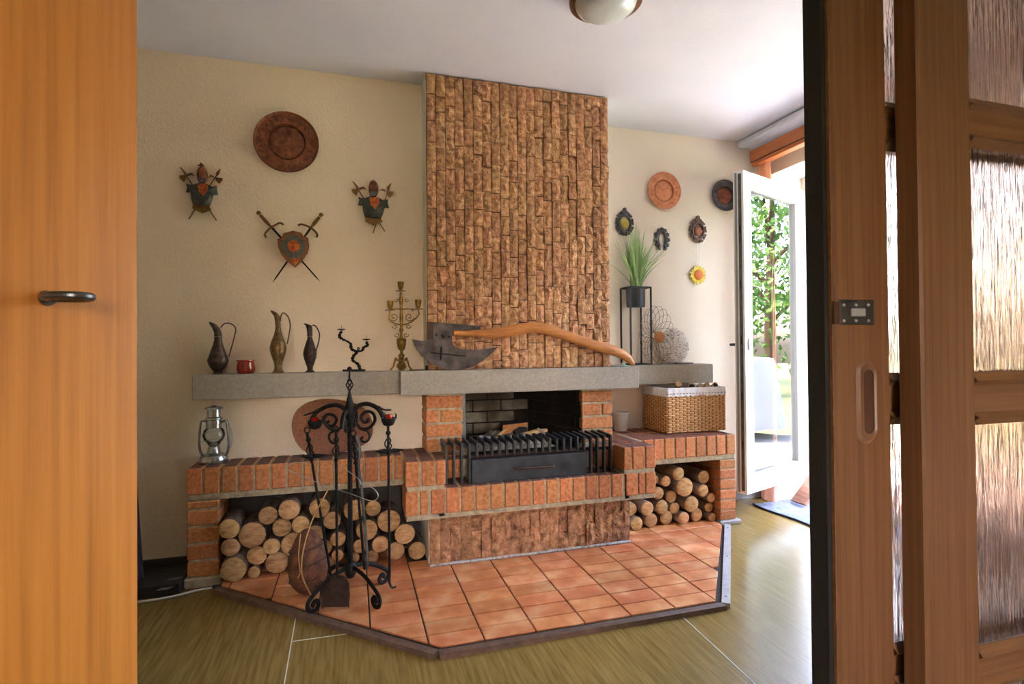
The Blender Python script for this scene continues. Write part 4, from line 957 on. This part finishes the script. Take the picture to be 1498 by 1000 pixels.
for r_ in range(15):
    u=.08+r_*.058; z=-.12+.24*u; rad_=.113*egg(u)
    for i in range(22):
        a=2*PI*i/22+(.14 if r_%2 else 0); p=c+Vector((math.cos(a)*rad_,math.sin(a)*rad_*.54,z)); tn=Vector((-math.sin(a),math.cos(a)*.54,0)).normalized()
        fk.tube([p-tn*.008,p+Vector((math.cos(a)*.003,math.sin(a)*.003,0)),p+tn*.008],[.0012,.003,.0012],5)
o=part(fk,'weave','white_weave',t); o['kind']='stuff'
fk=MB(); rr=random.Random(8)
for i in range(90):
    u=rr.uniform(.1,.92); a=rr.uniform(-PI,0.1); rad_=.1145*egg(u); p=c+Vector((math.cos(a)*rad_,math.sin(a)*rad_*.54,-.12+.24*u)); tn=Vector((-math.sin(a),math.cos(a)*.54,.25)).normalized()
    fk.tube([p-tn*.007,p+tn*.007],[.0016,.0022],5)
o=part(fk,'flecks','weave_dark',t); o['kind']='stuff'
c=Vector((2.13,3.125,SR)); pts=[WY(x,531,3.12) for x in (998,1030)]
m=MB(); rr=random.Random(4); n=14
pts=[c+Vector((math.cos(2*PI*i/n)*.075*rr.uniform(.8,1.1),math.sin(2*PI*i/n)*.028,0)) for i in range(n)]
solo(MB().prism(pts,(0,0,.011)),'slate_piece','slate','flat grey slate piece lying on shelf beside woven vase','stone',c)
c=WY(912,535,2.84); c.z=BT; t=thing('glass_trinket','small teal and clear glass trinket by axe handle end','trinket',c); part(MB().lathe([(.022,0),(.024,.006),(.016,.012),(.001,.014)],c,16),'foot','teal_glass',t); part(MB().sphere(c+Vector((-.004,0,.015)),.012,10,6,(1.3,1,.7)),'knob','white_weave',t)

# ------------------------------------------------------------------ wicker basket, bucket
bx0,bx1,by0,by1,bz0,bz1=1.868,2.318,2.941,3.228,WT+.001,.829
t=thing('wicker_basket','rectangular wicker basket with white lace-edged cloth lining','basket',Vector(((bx0+bx1)/2,(by0+by1)/2,bz0)))
per=[]
def perim(s):
    W=bx1-bx0-.02; Dp=by1-by0-.02; L=2*(W+Dp); s%=L
    if s<W: return Vector((bx0+.01+s,by0+.01,0)),Vector((0,-1,0))
    s-=W
    if s<Dp: return Vector((bx1-.01,by0+.01+s,0)),Vector((1,0,0))
    s-=Dp
    if s<W: return Vector((bx1-.01-s,by1-.01,0)),Vector((0,1,0))
    s-=W; return Vector((bx0+.01,by1-.01-s,0)),Vector((-1,0,0))
Lp=2*((bx1-bx0-.02)+(by1-by0-.02)); NS=52; sp_=Lp/NS
for i in range(NS):
    p,n_=perim(i*sp_+sp_/2); part(MB().tube([p+Vector((0,0,bz0+.004)),p+Vector((0,0,bz1-.03))],.0038,6),'stake','wicker_dark',t)
hrow=.0115; rows=int((bz1-.045-bz0)/hrow)
for r_ in range(rows):
    pts=[]
    for i in range(NS*2):
        p,n_=perim(i*sp_/2+sp_/2); amp=(.0062 if (i//2+r_)%2==0 else -.0052) if i%2==0 else 0.0005
        pts.append(p+n_*amp+Vector((0,0,bz0+.008+r_*hrow)))
    part(MB().tube(pts,.0054,6,closed=True),'weaver','wicker',t,angle=60)
part(MB().box(bx0+.012,bx1-.012,by0+.012,by1-.012,bz0+.002,bz0+.012),'bottom','wicker_dark',t)
m=MB()
for i in range(NS*2):
    pass
NN=NS*3; V=[];
for z,o_ in ((bz1-.048,.0115),(bz1-.02,.010),(bz1,.006),(bz1+.002,-.004),(bz1-.03,-.012)):
    for i in range(NN):
        p,n_=perim(i*Lp/NN); zz_=z-(.006*(1 if i%4<2 else 0) if z<bz1-.04 else 0); V.append(p+n_*(o_+.0012*math.sin(i*1.3))+Vector((0,0,zz_)))
F=[(k_*NN+i,k_*NN+(i+1)%NN,(k_+1)*NN+(i+1)%NN,(k_+1)*NN+i) for k_ in range(4) for i in range(NN)]
ln=part(m.add(V,F),'cloth_lining','linen',t,angle=60)
mm=MB()
for i in range(30):
    p,n_=perim(i*Lp/60+Lp*.0); 
    for q in (p,): mm.box(q.x+n_.x*.0115-.004,q.x+n_.x*.0115+.004,q.y+n_.y*.0115-.004,q.y+n_.y*.0115+.004,bz1-.036,bz1-.032)
o=part(mm,'lace_holes','weave_dark',ln); o['kind']='stuff'
bw=WY(1027,578,by0-.006); part(MB().sphere(bw+Vector((-.012,0,0)),.012,9,6,(1,.5,.6)).sphere(bw+Vector((.012,0,0)),.012,9,6,(1,.5,.6)).sphere(bw,.006,8,5),'bow','lace_pink',ln)
for i,(px,hh,r_,mt,lb) in enumerate([(993,560,.020,'roll_tan','tan rolled bundle poking out of basket nearest chimney'),(1011,563,.024,'roll_black','black rolled bundle poking out of basket lining'),(1024,563,.016,'roll_tan','thin tan roll in basket beside black roll'),(1034,562,.017,'roll_tan','thin tan roll in basket with dark neighbour'),(1046,562,.018,'roll_black','dark roll in basket at end near balcony door')]):
    c=WY(px,hh-3,by0+.05); c.z-=r_; e_=c+Vector((.03 if px<1000 else .012,.06,-.05))
    m=MB(); m.tube([c,e_],r_,14,caps=True); ro=solo(m,'rolled_bundle',mt,lb,'roll',c)
    part(MB().tube([c+Vector((math.cos(q)*r_,-.001,math.sin(q)*r_)) for q in [j*PI/8 for j in range(16)]],.003,5,closed=True),'rim','roll_tan',ro)
o=Vector((1.672,3.165,WT+.0008)); t=thing('plastic_bucket','small white plastic bucket between chimney pier and basket','bucket',o)
part(MB().lathe([(.001,0),(.040,0),(.043,.004),(.051,.118),(.051,.121),(.048,.121),(.040,.006),(.001,.005)],o,28,caps=False),'wall','bucket',t)
part(MB().lathe([(.0515,.108),(.057,.110),(.057,.121),(.0505,.122)],o,28,caps=False),'rim','bucket',t)

# ------------------------------------------------------------------ ceiling lamp
lc=Vector((1.0,1.983,CEIL)); t=thing('ceiling_lamp','round ceiling lamp with brown rim and frosted glass bowl','lamp',lc)
part(MB().lathe([(.125,0),(.144,-.01),(.150,-.045),(.148,-.062),(.126,-.066),(.124,-.05)],lc,48,caps=False),'rim','lamp_rim',t)
part(MB().lathe([(.127,-.060),(.118,-.082),(.09,-.102),(.05,-.113),(.001,-.117)],lc,48,caps=False),'glass_bowl','lamp_glass',t,angle=80)
for a in (60,180,300): part(MB().sphere(lc+Vector((math.cos(rad(a))*.137,math.sin(rad(a))*.137,-.066)),.006,8,5),'screw','steel_dark',t)

# ------------------------------------------------------------------ balcony door, window, rail, curtain
H_=Vector((3.095,3.078,0)); E_=Vector((2.347,2.803,0)); dl=(H_-E_); LL=dl.length; dl.normalize(); nf=Vector((dl.y,-dl.x,0)); ZB,ZT_=.165,2.195; TH=.07
lf=sroot('door_1','white plastic balcony door leaf standing open with glass pane')
def lbox(s0,s1,t0,t1,z0,z1,m=None):
    m=m or MB(); m.T=Matrix(((dl.x,-nf.x,0,E_.x),(dl.y,-nf.y,0,E_.y),(0,0,1,0),(0,0,0,1))); m.box(s0,s1,t0,t1,z0,z1,.003); m.T=None; return m
SW=.092
for s0,s1 in ((0,SW),(LL-SW,LL)): struct(lbox(s0,s1,0,TH,ZB,ZT_),'stile','pvc',lf)
struct(lbox(SW,LL-SW,0,TH,ZT_-.095,ZT_),'rail','pvc',lf); struct(lbox(SW,LL-SW,0,TH,ZB,ZB+.105),'rail','pvc',lf)
for s0,s1,z0,z1 in ((SW,SW+.012,ZB+.105,ZT_-.095),(LL-SW-.012,LL-SW,ZB+.105,ZT_-.095),(SW,LL-SW,ZB+.105,ZB+.117),(SW,LL-SW,ZT_-.107,ZT_-.095)): struct(lbox(s0,s1,.012,TH-.012,z0,z1),'gasket','pvc_grey',lf)
struct(lbox(SW+.003,LL-SW-.003,.033,.039,ZB+.108,ZT_-.098),'pane','leaf_glass',lf)
struct(lbox(-.003,.001,.014,.034,ZB+.02,ZT_-.02),'lock_strip','steel_dark',lf); struct(lbox(-.004,.001,.044,.058,ZB+.01,ZT_-.01),'seal','pvc_grey',lf)
for z in (.45,.75,1.1,1.45,1.8): struct(lbox(-.007,.001,.020,.028,z,z+.05),'lock_bolt','brush_black',lf)
zz_=1.10
struct(lbox(.03,.05,-.012,.0,zz_-.04,zz_+.04),'handle_plate','pvc',lf)
hd_=struct(lbox(.028,.052,TH,TH+.006,zz_-.05,zz_+.05),'handle_rose','pvc_grey',lf)
q=E_+dl*.04-nf*(TH); m=MB(); m.tube(smooth([q+Vector((0,0,zz_)),q-nf*.05+Vector((0,0,zz_)),q-nf*.055+dl*.03+Vector((0,0,zz_)),q-nf*.055+dl*.11+Vector((0,0,zz_))],4),.009,8); struct(m,'handle_lever','steel_dark',lf)
wf=sroot('window_1','white plastic window frame filling opening in right wall')
FX0,FX1=3.10,3.175
def fb(y0,y1,z0,z1,name='frame_bar',mt='pvc',x0=FX0,x1=FX1): struct(MB().box(x0,x1,y0,y1,z0,z1,.003),name,mt,wf)
fb(OY1-.05,OY1,.0,OZ,'jamb'); fb(OY0,OY0+.06,0,OZ,'jamb'); fb(OY0+.06,OY1-.05,OZ-.06,OZ,'head'); fb(OY0+.06,OY1-.05,0,.13,'sill','threshold'); fb(2.20,2.27,.13,OZ-.06,'mullion')
fb(OY1-.056,OY1-.05,.13,OZ-.06,'gasket','pvc_grey',3.12,3.14)
for y0,y1 in ((OY0+.06,1.63),(1.63,2.20)):
    for a,b_,z0,z1 in ((y0,y0+.08,.13,OZ-.06),(y1-.08,y1,.13,OZ-.06),(y0+.08,y1-.08,.13,.22),(y0+.08,y1-.08,OZ-.15,OZ-.06)): fb(a,b_,z0,z1,'sash_bar','pvc',3.09,3.15)
    fb(y0+.08,y1-.08,.22,OZ-.15,'pane','door_glass',3.118,3.122)
t=thing('curtain_rail','wooden curtain rail with dark groove above balcony window','curtain rail',(2.70,3.05,2.36))
part(MB().box(2.672,2.700,1.0,3.125,2.375,2.450,.003),'fascia','rail_wood',t); part(MB().box(2.680,2.74,1.0,3.12,2.345,2.372,.003),'track','rail_wood',t); part(MB().box(2.676,2.70,1.0,3.118,2.3715,2.3755),'groove','dark_wood',t)
part(MB().box(2.70,2.82,3.04,3.06,2.38,2.40),'bracket','dark_wood',t); part(MB().box(2.70,2.82,1.3,1.32,2.38,2.40),'bracket','dark_wood',t)
struct(MB().box(2.66,2.818,.8,3.235,2.515,2.558,.01),'trim_1','ceiling_white')
def curtain(x0,y0,y1,z0,z1,folds,amp,label,seed):
    rr=random.Random(seed); nx=folds*8; nz=10; V=[]
    for k_ in range(nz+1):
        u=k_/nz
        for i in range(nx+1):
            v=i/nx; sq=.55+.45*(1-u)**.5*1.0; y=y0+(y1-y0)*(.5+(v-.5)*(1 if u<.98 else .8)); V.append((x0+amp*math.sin(v*folds*2*PI+.4*math.sin(u*3))*(.7+.3*u)+.01*math.sin(v*9+u*4),y,z0+(z1-z0)*u))
    n=nx+1; F=[(k_*n+i,k_*n+i+1,(k_+1)*n+i+1,(k_+1)*n+i) for k_ in range(nz) for i in range(nx)]
    solo(MB().add(V,F),'sheer_curtain','sheer_peach',label,'curtain',(x0,(y0+y1)/2,z0),'sheer curtains on the rail',angle=80)
curtain(2.735,2.99,3.12,.03,2.36,4,.02,'peach sheer curtain gathered in corner behind open balcony door',1)
curtain(2.735,1.05,1.50,.03,2.36,7,.022,'peach sheer curtain drawn behind sliding glass doors',2)
# rug, plank
ro=Vector((2.85,2.9,.0)); t=thing('door_rug','striped blue-grey woven rug before balcony door','rug',ro)
V=[];F=[];nx,ny=10,14
for j in range(ny+1):
    for i in range(nx+1):
        V.append((2.632+i/nx*.46+.012*math.sin(j*.9)*(i==0),2.05+j/ny*1.04,.007+.006*max(0,math.sin(j*.8+i*.5))*(i>0)))
n=nx+1; F=[(j*n+i,j*n+i+1,(j+1)*n+i+1,(j+1)*n+i) for j in range(ny) for i in range(nx)]; b=len(V); V+=[(v[0],v[1],v[2]-.006) for v in V]; F+=[(f[3]+b,f[2]+b,f[1]+b,f[0]+b) for f in F]
part(MB().add(V,F),'weave','rug_blue',t,angle=80)
part(MB().tube([(V[j*n][0],V[j*n][1],V[j*n][2]+.001) for j in range(ny+1)],.005,6),'hem','rug_edge',t)
a=WZ(1168,722,.02); pl=Vector((2.98,2.86,.014))
m=MB(); m.prism([(2.90,3.02,.018),(2.90,2.90,.018),(3.085,2.90,.20),(3.085,3.02,.20)],(-.012,0,.014)); solo(m,'wood_plank','plank','short brown wooden plank sloping up to the balcony threshold','plank',(2.95,2.96,.015))
# box with slots, cable and blue cloth by the left door
t=thing('black_box','low black box with two slots lying beside brick pillar','box',Vector((-.90,2.86,0)))
part(MB().box(-1.15,-.742,2.742,2.980,.0,.055,.004),'body','carton_black',t)
for (x,y) in [tuple(WZ(a,b,.0552))[:2] for a,b in ((256,846),(241,861))]: part(MB().prism([(x-.03,y-.012,.0552),(x+.012,y-.012,.0552),(x+.03,y+.012,.0552),(x-.012,y+.012,.0552)],(0,0,.002)),'slot','slot_grey',t)
solo(MB().tube(smooth([(-1.2,2.66,.006),(-.95,2.70,.006),(-.82,2.71,.006),(-.75,2.725,.006),(-.68,2.755,.006),(-.62,2.762,.006)],5),.005,6),'white_cable','cable_white','white cable lying on floor before black box','cable',(-.9,2.71,0))
m=MB(); V=[]; nz=8; nx=24
for k_ in range(nz+1):
    u=k_/nz
    for i in range(nx+1):
        v=i/nx; V.append((-1.04-.05*u+.135*v,2.82+.016*math.sin(v*16),.0565+.80*u))
n=nx+1; m.add(V,[(k_*n+i,k_*n+i+1,(k_+1)*n+i+1,(k_+1)*n+i) for k_ in range(nz) for i in range(nx)])
solo(m,'blue_cloth','blue_cloth','bluish hanging cloth edge beside black box and pine door','cloth',(-1.0,2.82,.0565),angle=80)

# ------------------------------------------------------------------ sliding doors on the right, pine door on the left
RZS=[(.52,.578),(.958,1.036),(1.434,1.508)]
def slider(name,x0,x1,y0,label,seal):
    d=sroot(name,label); y1=y0+.043; Z0,Z1=.012,2.11; sw=.12
    for a,b in ((x0,x0+sw),(x1-sw,x1)): struct(MB().box(a,b,y0,y1,Z0,Z1,.004),'stile','brown_wood',d)
    rails=[(Z0,Z0+.16)]+[(.505,.571)]+RZS[1:]+[(1.95,Z1)]
    for z0,z1 in rails:
        r_=struct(MB().box(x0+sw,x1-sw,y0+.008,y1-.008,z0,z1,.002),'rail','brown_wood_h',d)
        for za,zb,dz in ((z1-.016,z1,1),(z0,z0+.016,-1)):
            V=[(x0+sw+.001,y0+.008,za if dz>0 else zb),(x1-sw,y0+.008,za if dz>0 else zb),(x1-sw,y0-.000,(za+zb)/2),(x0+sw+.006,y0-.000,(za+zb)/2),(x1-sw,y0+.010,zb+.006 if dz>0 else za-.006),(x0+sw+.001,y0+.010,zb+.006 if dz>0 else za-.006)]
            struct(MB().add(V,[(0,1,2,3),(3,2,4,5)]),'moulding','brown_moulding',r_)
            struct(MB().box(x0+sw,x1-sw,y1-.009,y1-.001,za,zb),'moulding','brown_moulding',r_)
    zs=[z for ab in rails for z in ab][1:-1]
    for i in range(0,len(zs),2): struct(MB().box(x0+sw-.006,x1-sw+.006,y0+.019,y0+.024,zs[i]-.004,zs[i+1]+.004),'pane','reeded_glass',d)
    if seal:
        struct(MB().box(x0-.010,x0+.0005,y0+.011,y1+.004,Z0,Z1),'brush_seal','brush_black',d)
        struct(MB().box(x0-.002,x0+.004,y0+.004,y0+.010,Z0,Z1),'bead','brown_moulding',d)
    return d
PX1=.7638; PX2=.8895
d1=slider('door_2',PX1,PX1+1.25,.700,'brown wooden sliding door with reeded glass, finger pull and latch plate',True)
d2=slider('door_3',PX2,PX2+1.35,.650,'brown wooden sliding door with reeded glass nearest the hall',False)
def stadium(px0,px1,py0,py1,Y,n=8):
    a=WY(px0,py0,Y);b=WY(px1,py1,Y); x0,x1=a.x,b.x; z1,z0=a.z,b.z; r_=(x1-x0)/2; cx=(x0+x1)/2
    return [Vector((cx+r_*math.cos(q),Y,z1-r_+r_*math.sin(q))) for q in [j*PI/n for j in range(n+1)]]+[Vector((cx-r_*math.cos(q),Y,z0+r_-r_*math.sin(q))) for q in [j*PI/n for j in range(n+1)]]
Yd=.700; O_=stadium(1251,1281,527,648,Yd); I_=stadium(1261,1277.5,540,634,Yd); n=len(O_)
V=[p+Vector((0,-.0005,0)) for p in O_]+[p+(q-p)*.35+Vector((0,-.005,0)) for p,q in zip(O_,I_)]+[p+Vector((0,-.003,0)) for p in I_]+[p+Vector((0,.009,0)) for p in I_]
pull=struct(MB().add(V,[(k_*n+i,k_*n+(i+1)%n,(k_+1)*n+(i+1)%n,(k_+1)*n+i) for k_ in range(2) for i in range(n)]),'finger_pull','handle_brown',d1,angle=40)
struct(MB().prism([p+Vector((0,-.0008,0)) for p in I_],(0,-.0008,0)),'recess','dark_wood',pull)
def rect(px0,px1,py0,py1,Y): a=WY(px0,py0,Y);b=WY(px1,py1,Y); return a.x,b.x,b.z,a.z
x0,x1,z0,z1=rect(1227,1277,438,475,Yd); lp=struct(MB().box(x0,x1,Yd-.003,Yd+.001,z0,z1,.001),'latch_plate','steel_dark',d1)
x0,x1,z0,z1=rect(1241,1262,451,463,Yd); struct(MB().box(x0,x1,Yd-.007,Yd-.003,z0,z1,.0015),'hook','zinc',lp)
for p in ((1234,446),(1252,446),(1270,446),(1234,469),(1252,469),(1270,469)): struct(MB().lathe([(.0028,0),(.0024,.0016),(.001,.002)],WY(*p,Yd-.003),8,'y'),'screw','zinc',lp)
x0,x1,z0,z1=rect(1219,1230,441,474,Yd); struct(MB().box(x0,x1,Yd-.0015,Yd+.001,z0,z1),'notch','dark_wood',lp)
# left pine door: free edge far from the camera, hinge near it
A_=Vector((-.296,.90,0)); tv=Vector((-.6,-.8,0)); nv_=Vector((.8,-.6,0))
pd=sroot('door_4','orange pine door leaf with small metal pull')
m=MB(); m.T=Matrix(((tv.x,-nv_.x,0,A_.x),(tv.y,-nv_.y,0,A_.y),(0,0,1,0),(0,0,0,1))); m.box(0,.80,0,.04,.012,2.05,.003); m.T=None
struct(m,'leaf','pine',pd)
hb=None
d=ray(69,436); s_=None
# rose where the pixel ray meets the door face
kk_=(A_-CAM).dot(nv_)/d.dot(nv_); q=CAM+d*kk_
h=struct(MB().tube([q,q+nv_*.004],[.010,.009],14),'rose','steel_dark',pd)
V=[q+nv_*.004,q+nv_*.016]; struct(MB().tube(V,[.0062,.005],10),'neck','steel_dark',h)
c=q+nv_*.040; pts=[c+nv_*(math.cos(a)*.028)+tv*(math.sin(a)*.020) for a in [j*2*PI/24 for j in range(24)]]
struct(MB().tube(pts,.0052,10,closed=True),'pull_ring','steel_dark',h)
# hinge post and partition head
hp0=A_+tv*.80
struct(MB().box(hp0.x-.06,hp0.x+.02,hp0.y-.10,hp0.y-.005,0,2.12,.004),'trim_2','pine')
m=MB(); m.box(-1.05,XW,.63,.78,2.13,CEIL); m.box(2.1,XW,.63,.78,0,2.13); struct(m,'wall_head','plaster')

# ------------------------------------------------------------------ outdoors
struct(MB().box(XE,40,-40,40,-.30,-.12),'ground','grass_ground'); struct(MB().box(XE,6.2,-6,8,-.12,-.02),'terrace','terrace'); struct(MB().box(-30,XL-.2,-40,40,-.30,-.12).box(XL-.2,XE,-40,-2.8,-.30,-.12),'ground_yard','grass_ground')
def tree(x,y,h,r,seed,label):
    rr=random.Random(seed); t=thing('garden_tree',label,'tree',(x,y,-.12))
    part(MB().tube([(x,y,-.13),(x+.05,y,h*.3),(x+.1,y+.08,h*.75)],[.16,.12,.05],8),'trunk','trunk',t)
    for i in range(6):
        a=rr.uniform(0,6.28); part(MB().tube([(x+.05,y,h*(.25+.07*i)),(x+math.cos(a)*r*.6,y+math.sin(a)*r*.6,h*(.45+.08*i))],[.05,.02],6),'branch','trunk',t)
    V=[];F=[]
    for i in range(5200):
        while True:
            p=Vector((rr.uniform(-1,1),rr.uniform(-1,1),rr.uniform(-1,1)))
            if .25<p.length<1: break
        lump=1+.22*math.sin(p.x*5+seed)*math.sin(p.z*6)
        c=Vector((x+p.x*r*lump,y+p.y*r*lump,h*.56+p.z*h*.46*lump)); a=Vector((rr.uniform(-1,1),rr.uniform(-1,1),rr.uniform(-1,1))).normalized(); b=a.orthogonal().normalized(); s_=rr.uniform(.06,.12); k_=len(V)
        V+=[c-a*s_,c+b*s_*.5,c+a*s_,c-b*s_*.5]; F.append((k_,k_+1,k_+2,k_+3))
    f=part(MB().add(V,F),'foliage','leaf',t,angle=0); f['kind']='stuff'
tree(13,1.6,6.6,2.6,1,'broad green tree growing straight beyond the terrace'); tree(12.5,-4.2,3.6,1.8,2,'green tree growing beyond terrace away from house corner'); tree(14,6.0,4.2,2.0,3,'tall green tree furthest behind the terrace')
tree(11.5,-8.6,3.8,1.8,4,'leafy green tree at the far garden end'); tree(17.5,-1.6,7.0,2.6,5,'dense green tree behind the broad tree')
t=thing('garden_table','round garden table under a draped white cloth on terrace','table',(6.0,2.0,-.02))
V=[];n=40
for r_,z,wv in ((.001,.96,0),(.50,.965,0),(.56,.95,0),(.58,.9,.02),(.62,.45,.05),(.64,.12,.07)):
    for j in range(n): a=2*PI*j/n; q=r_+wv*math.sin(a*8); V.append((6.0+math.cos(a)*q,2.0+math.sin(a)*q,z-.02))
part(MB().add(V,[(k_*n+j,k_*n+(j+1)%n,(k_+1)*n+(j+1)%n,(k_+1)*n+j) for k_ in range(5) for j in range(n)]),'cloth','white_cloth',t,angle=60)
part(MB().tube([(6,2,-.02),(6,2,.92)],.05,10),'leg','black_metal',t)
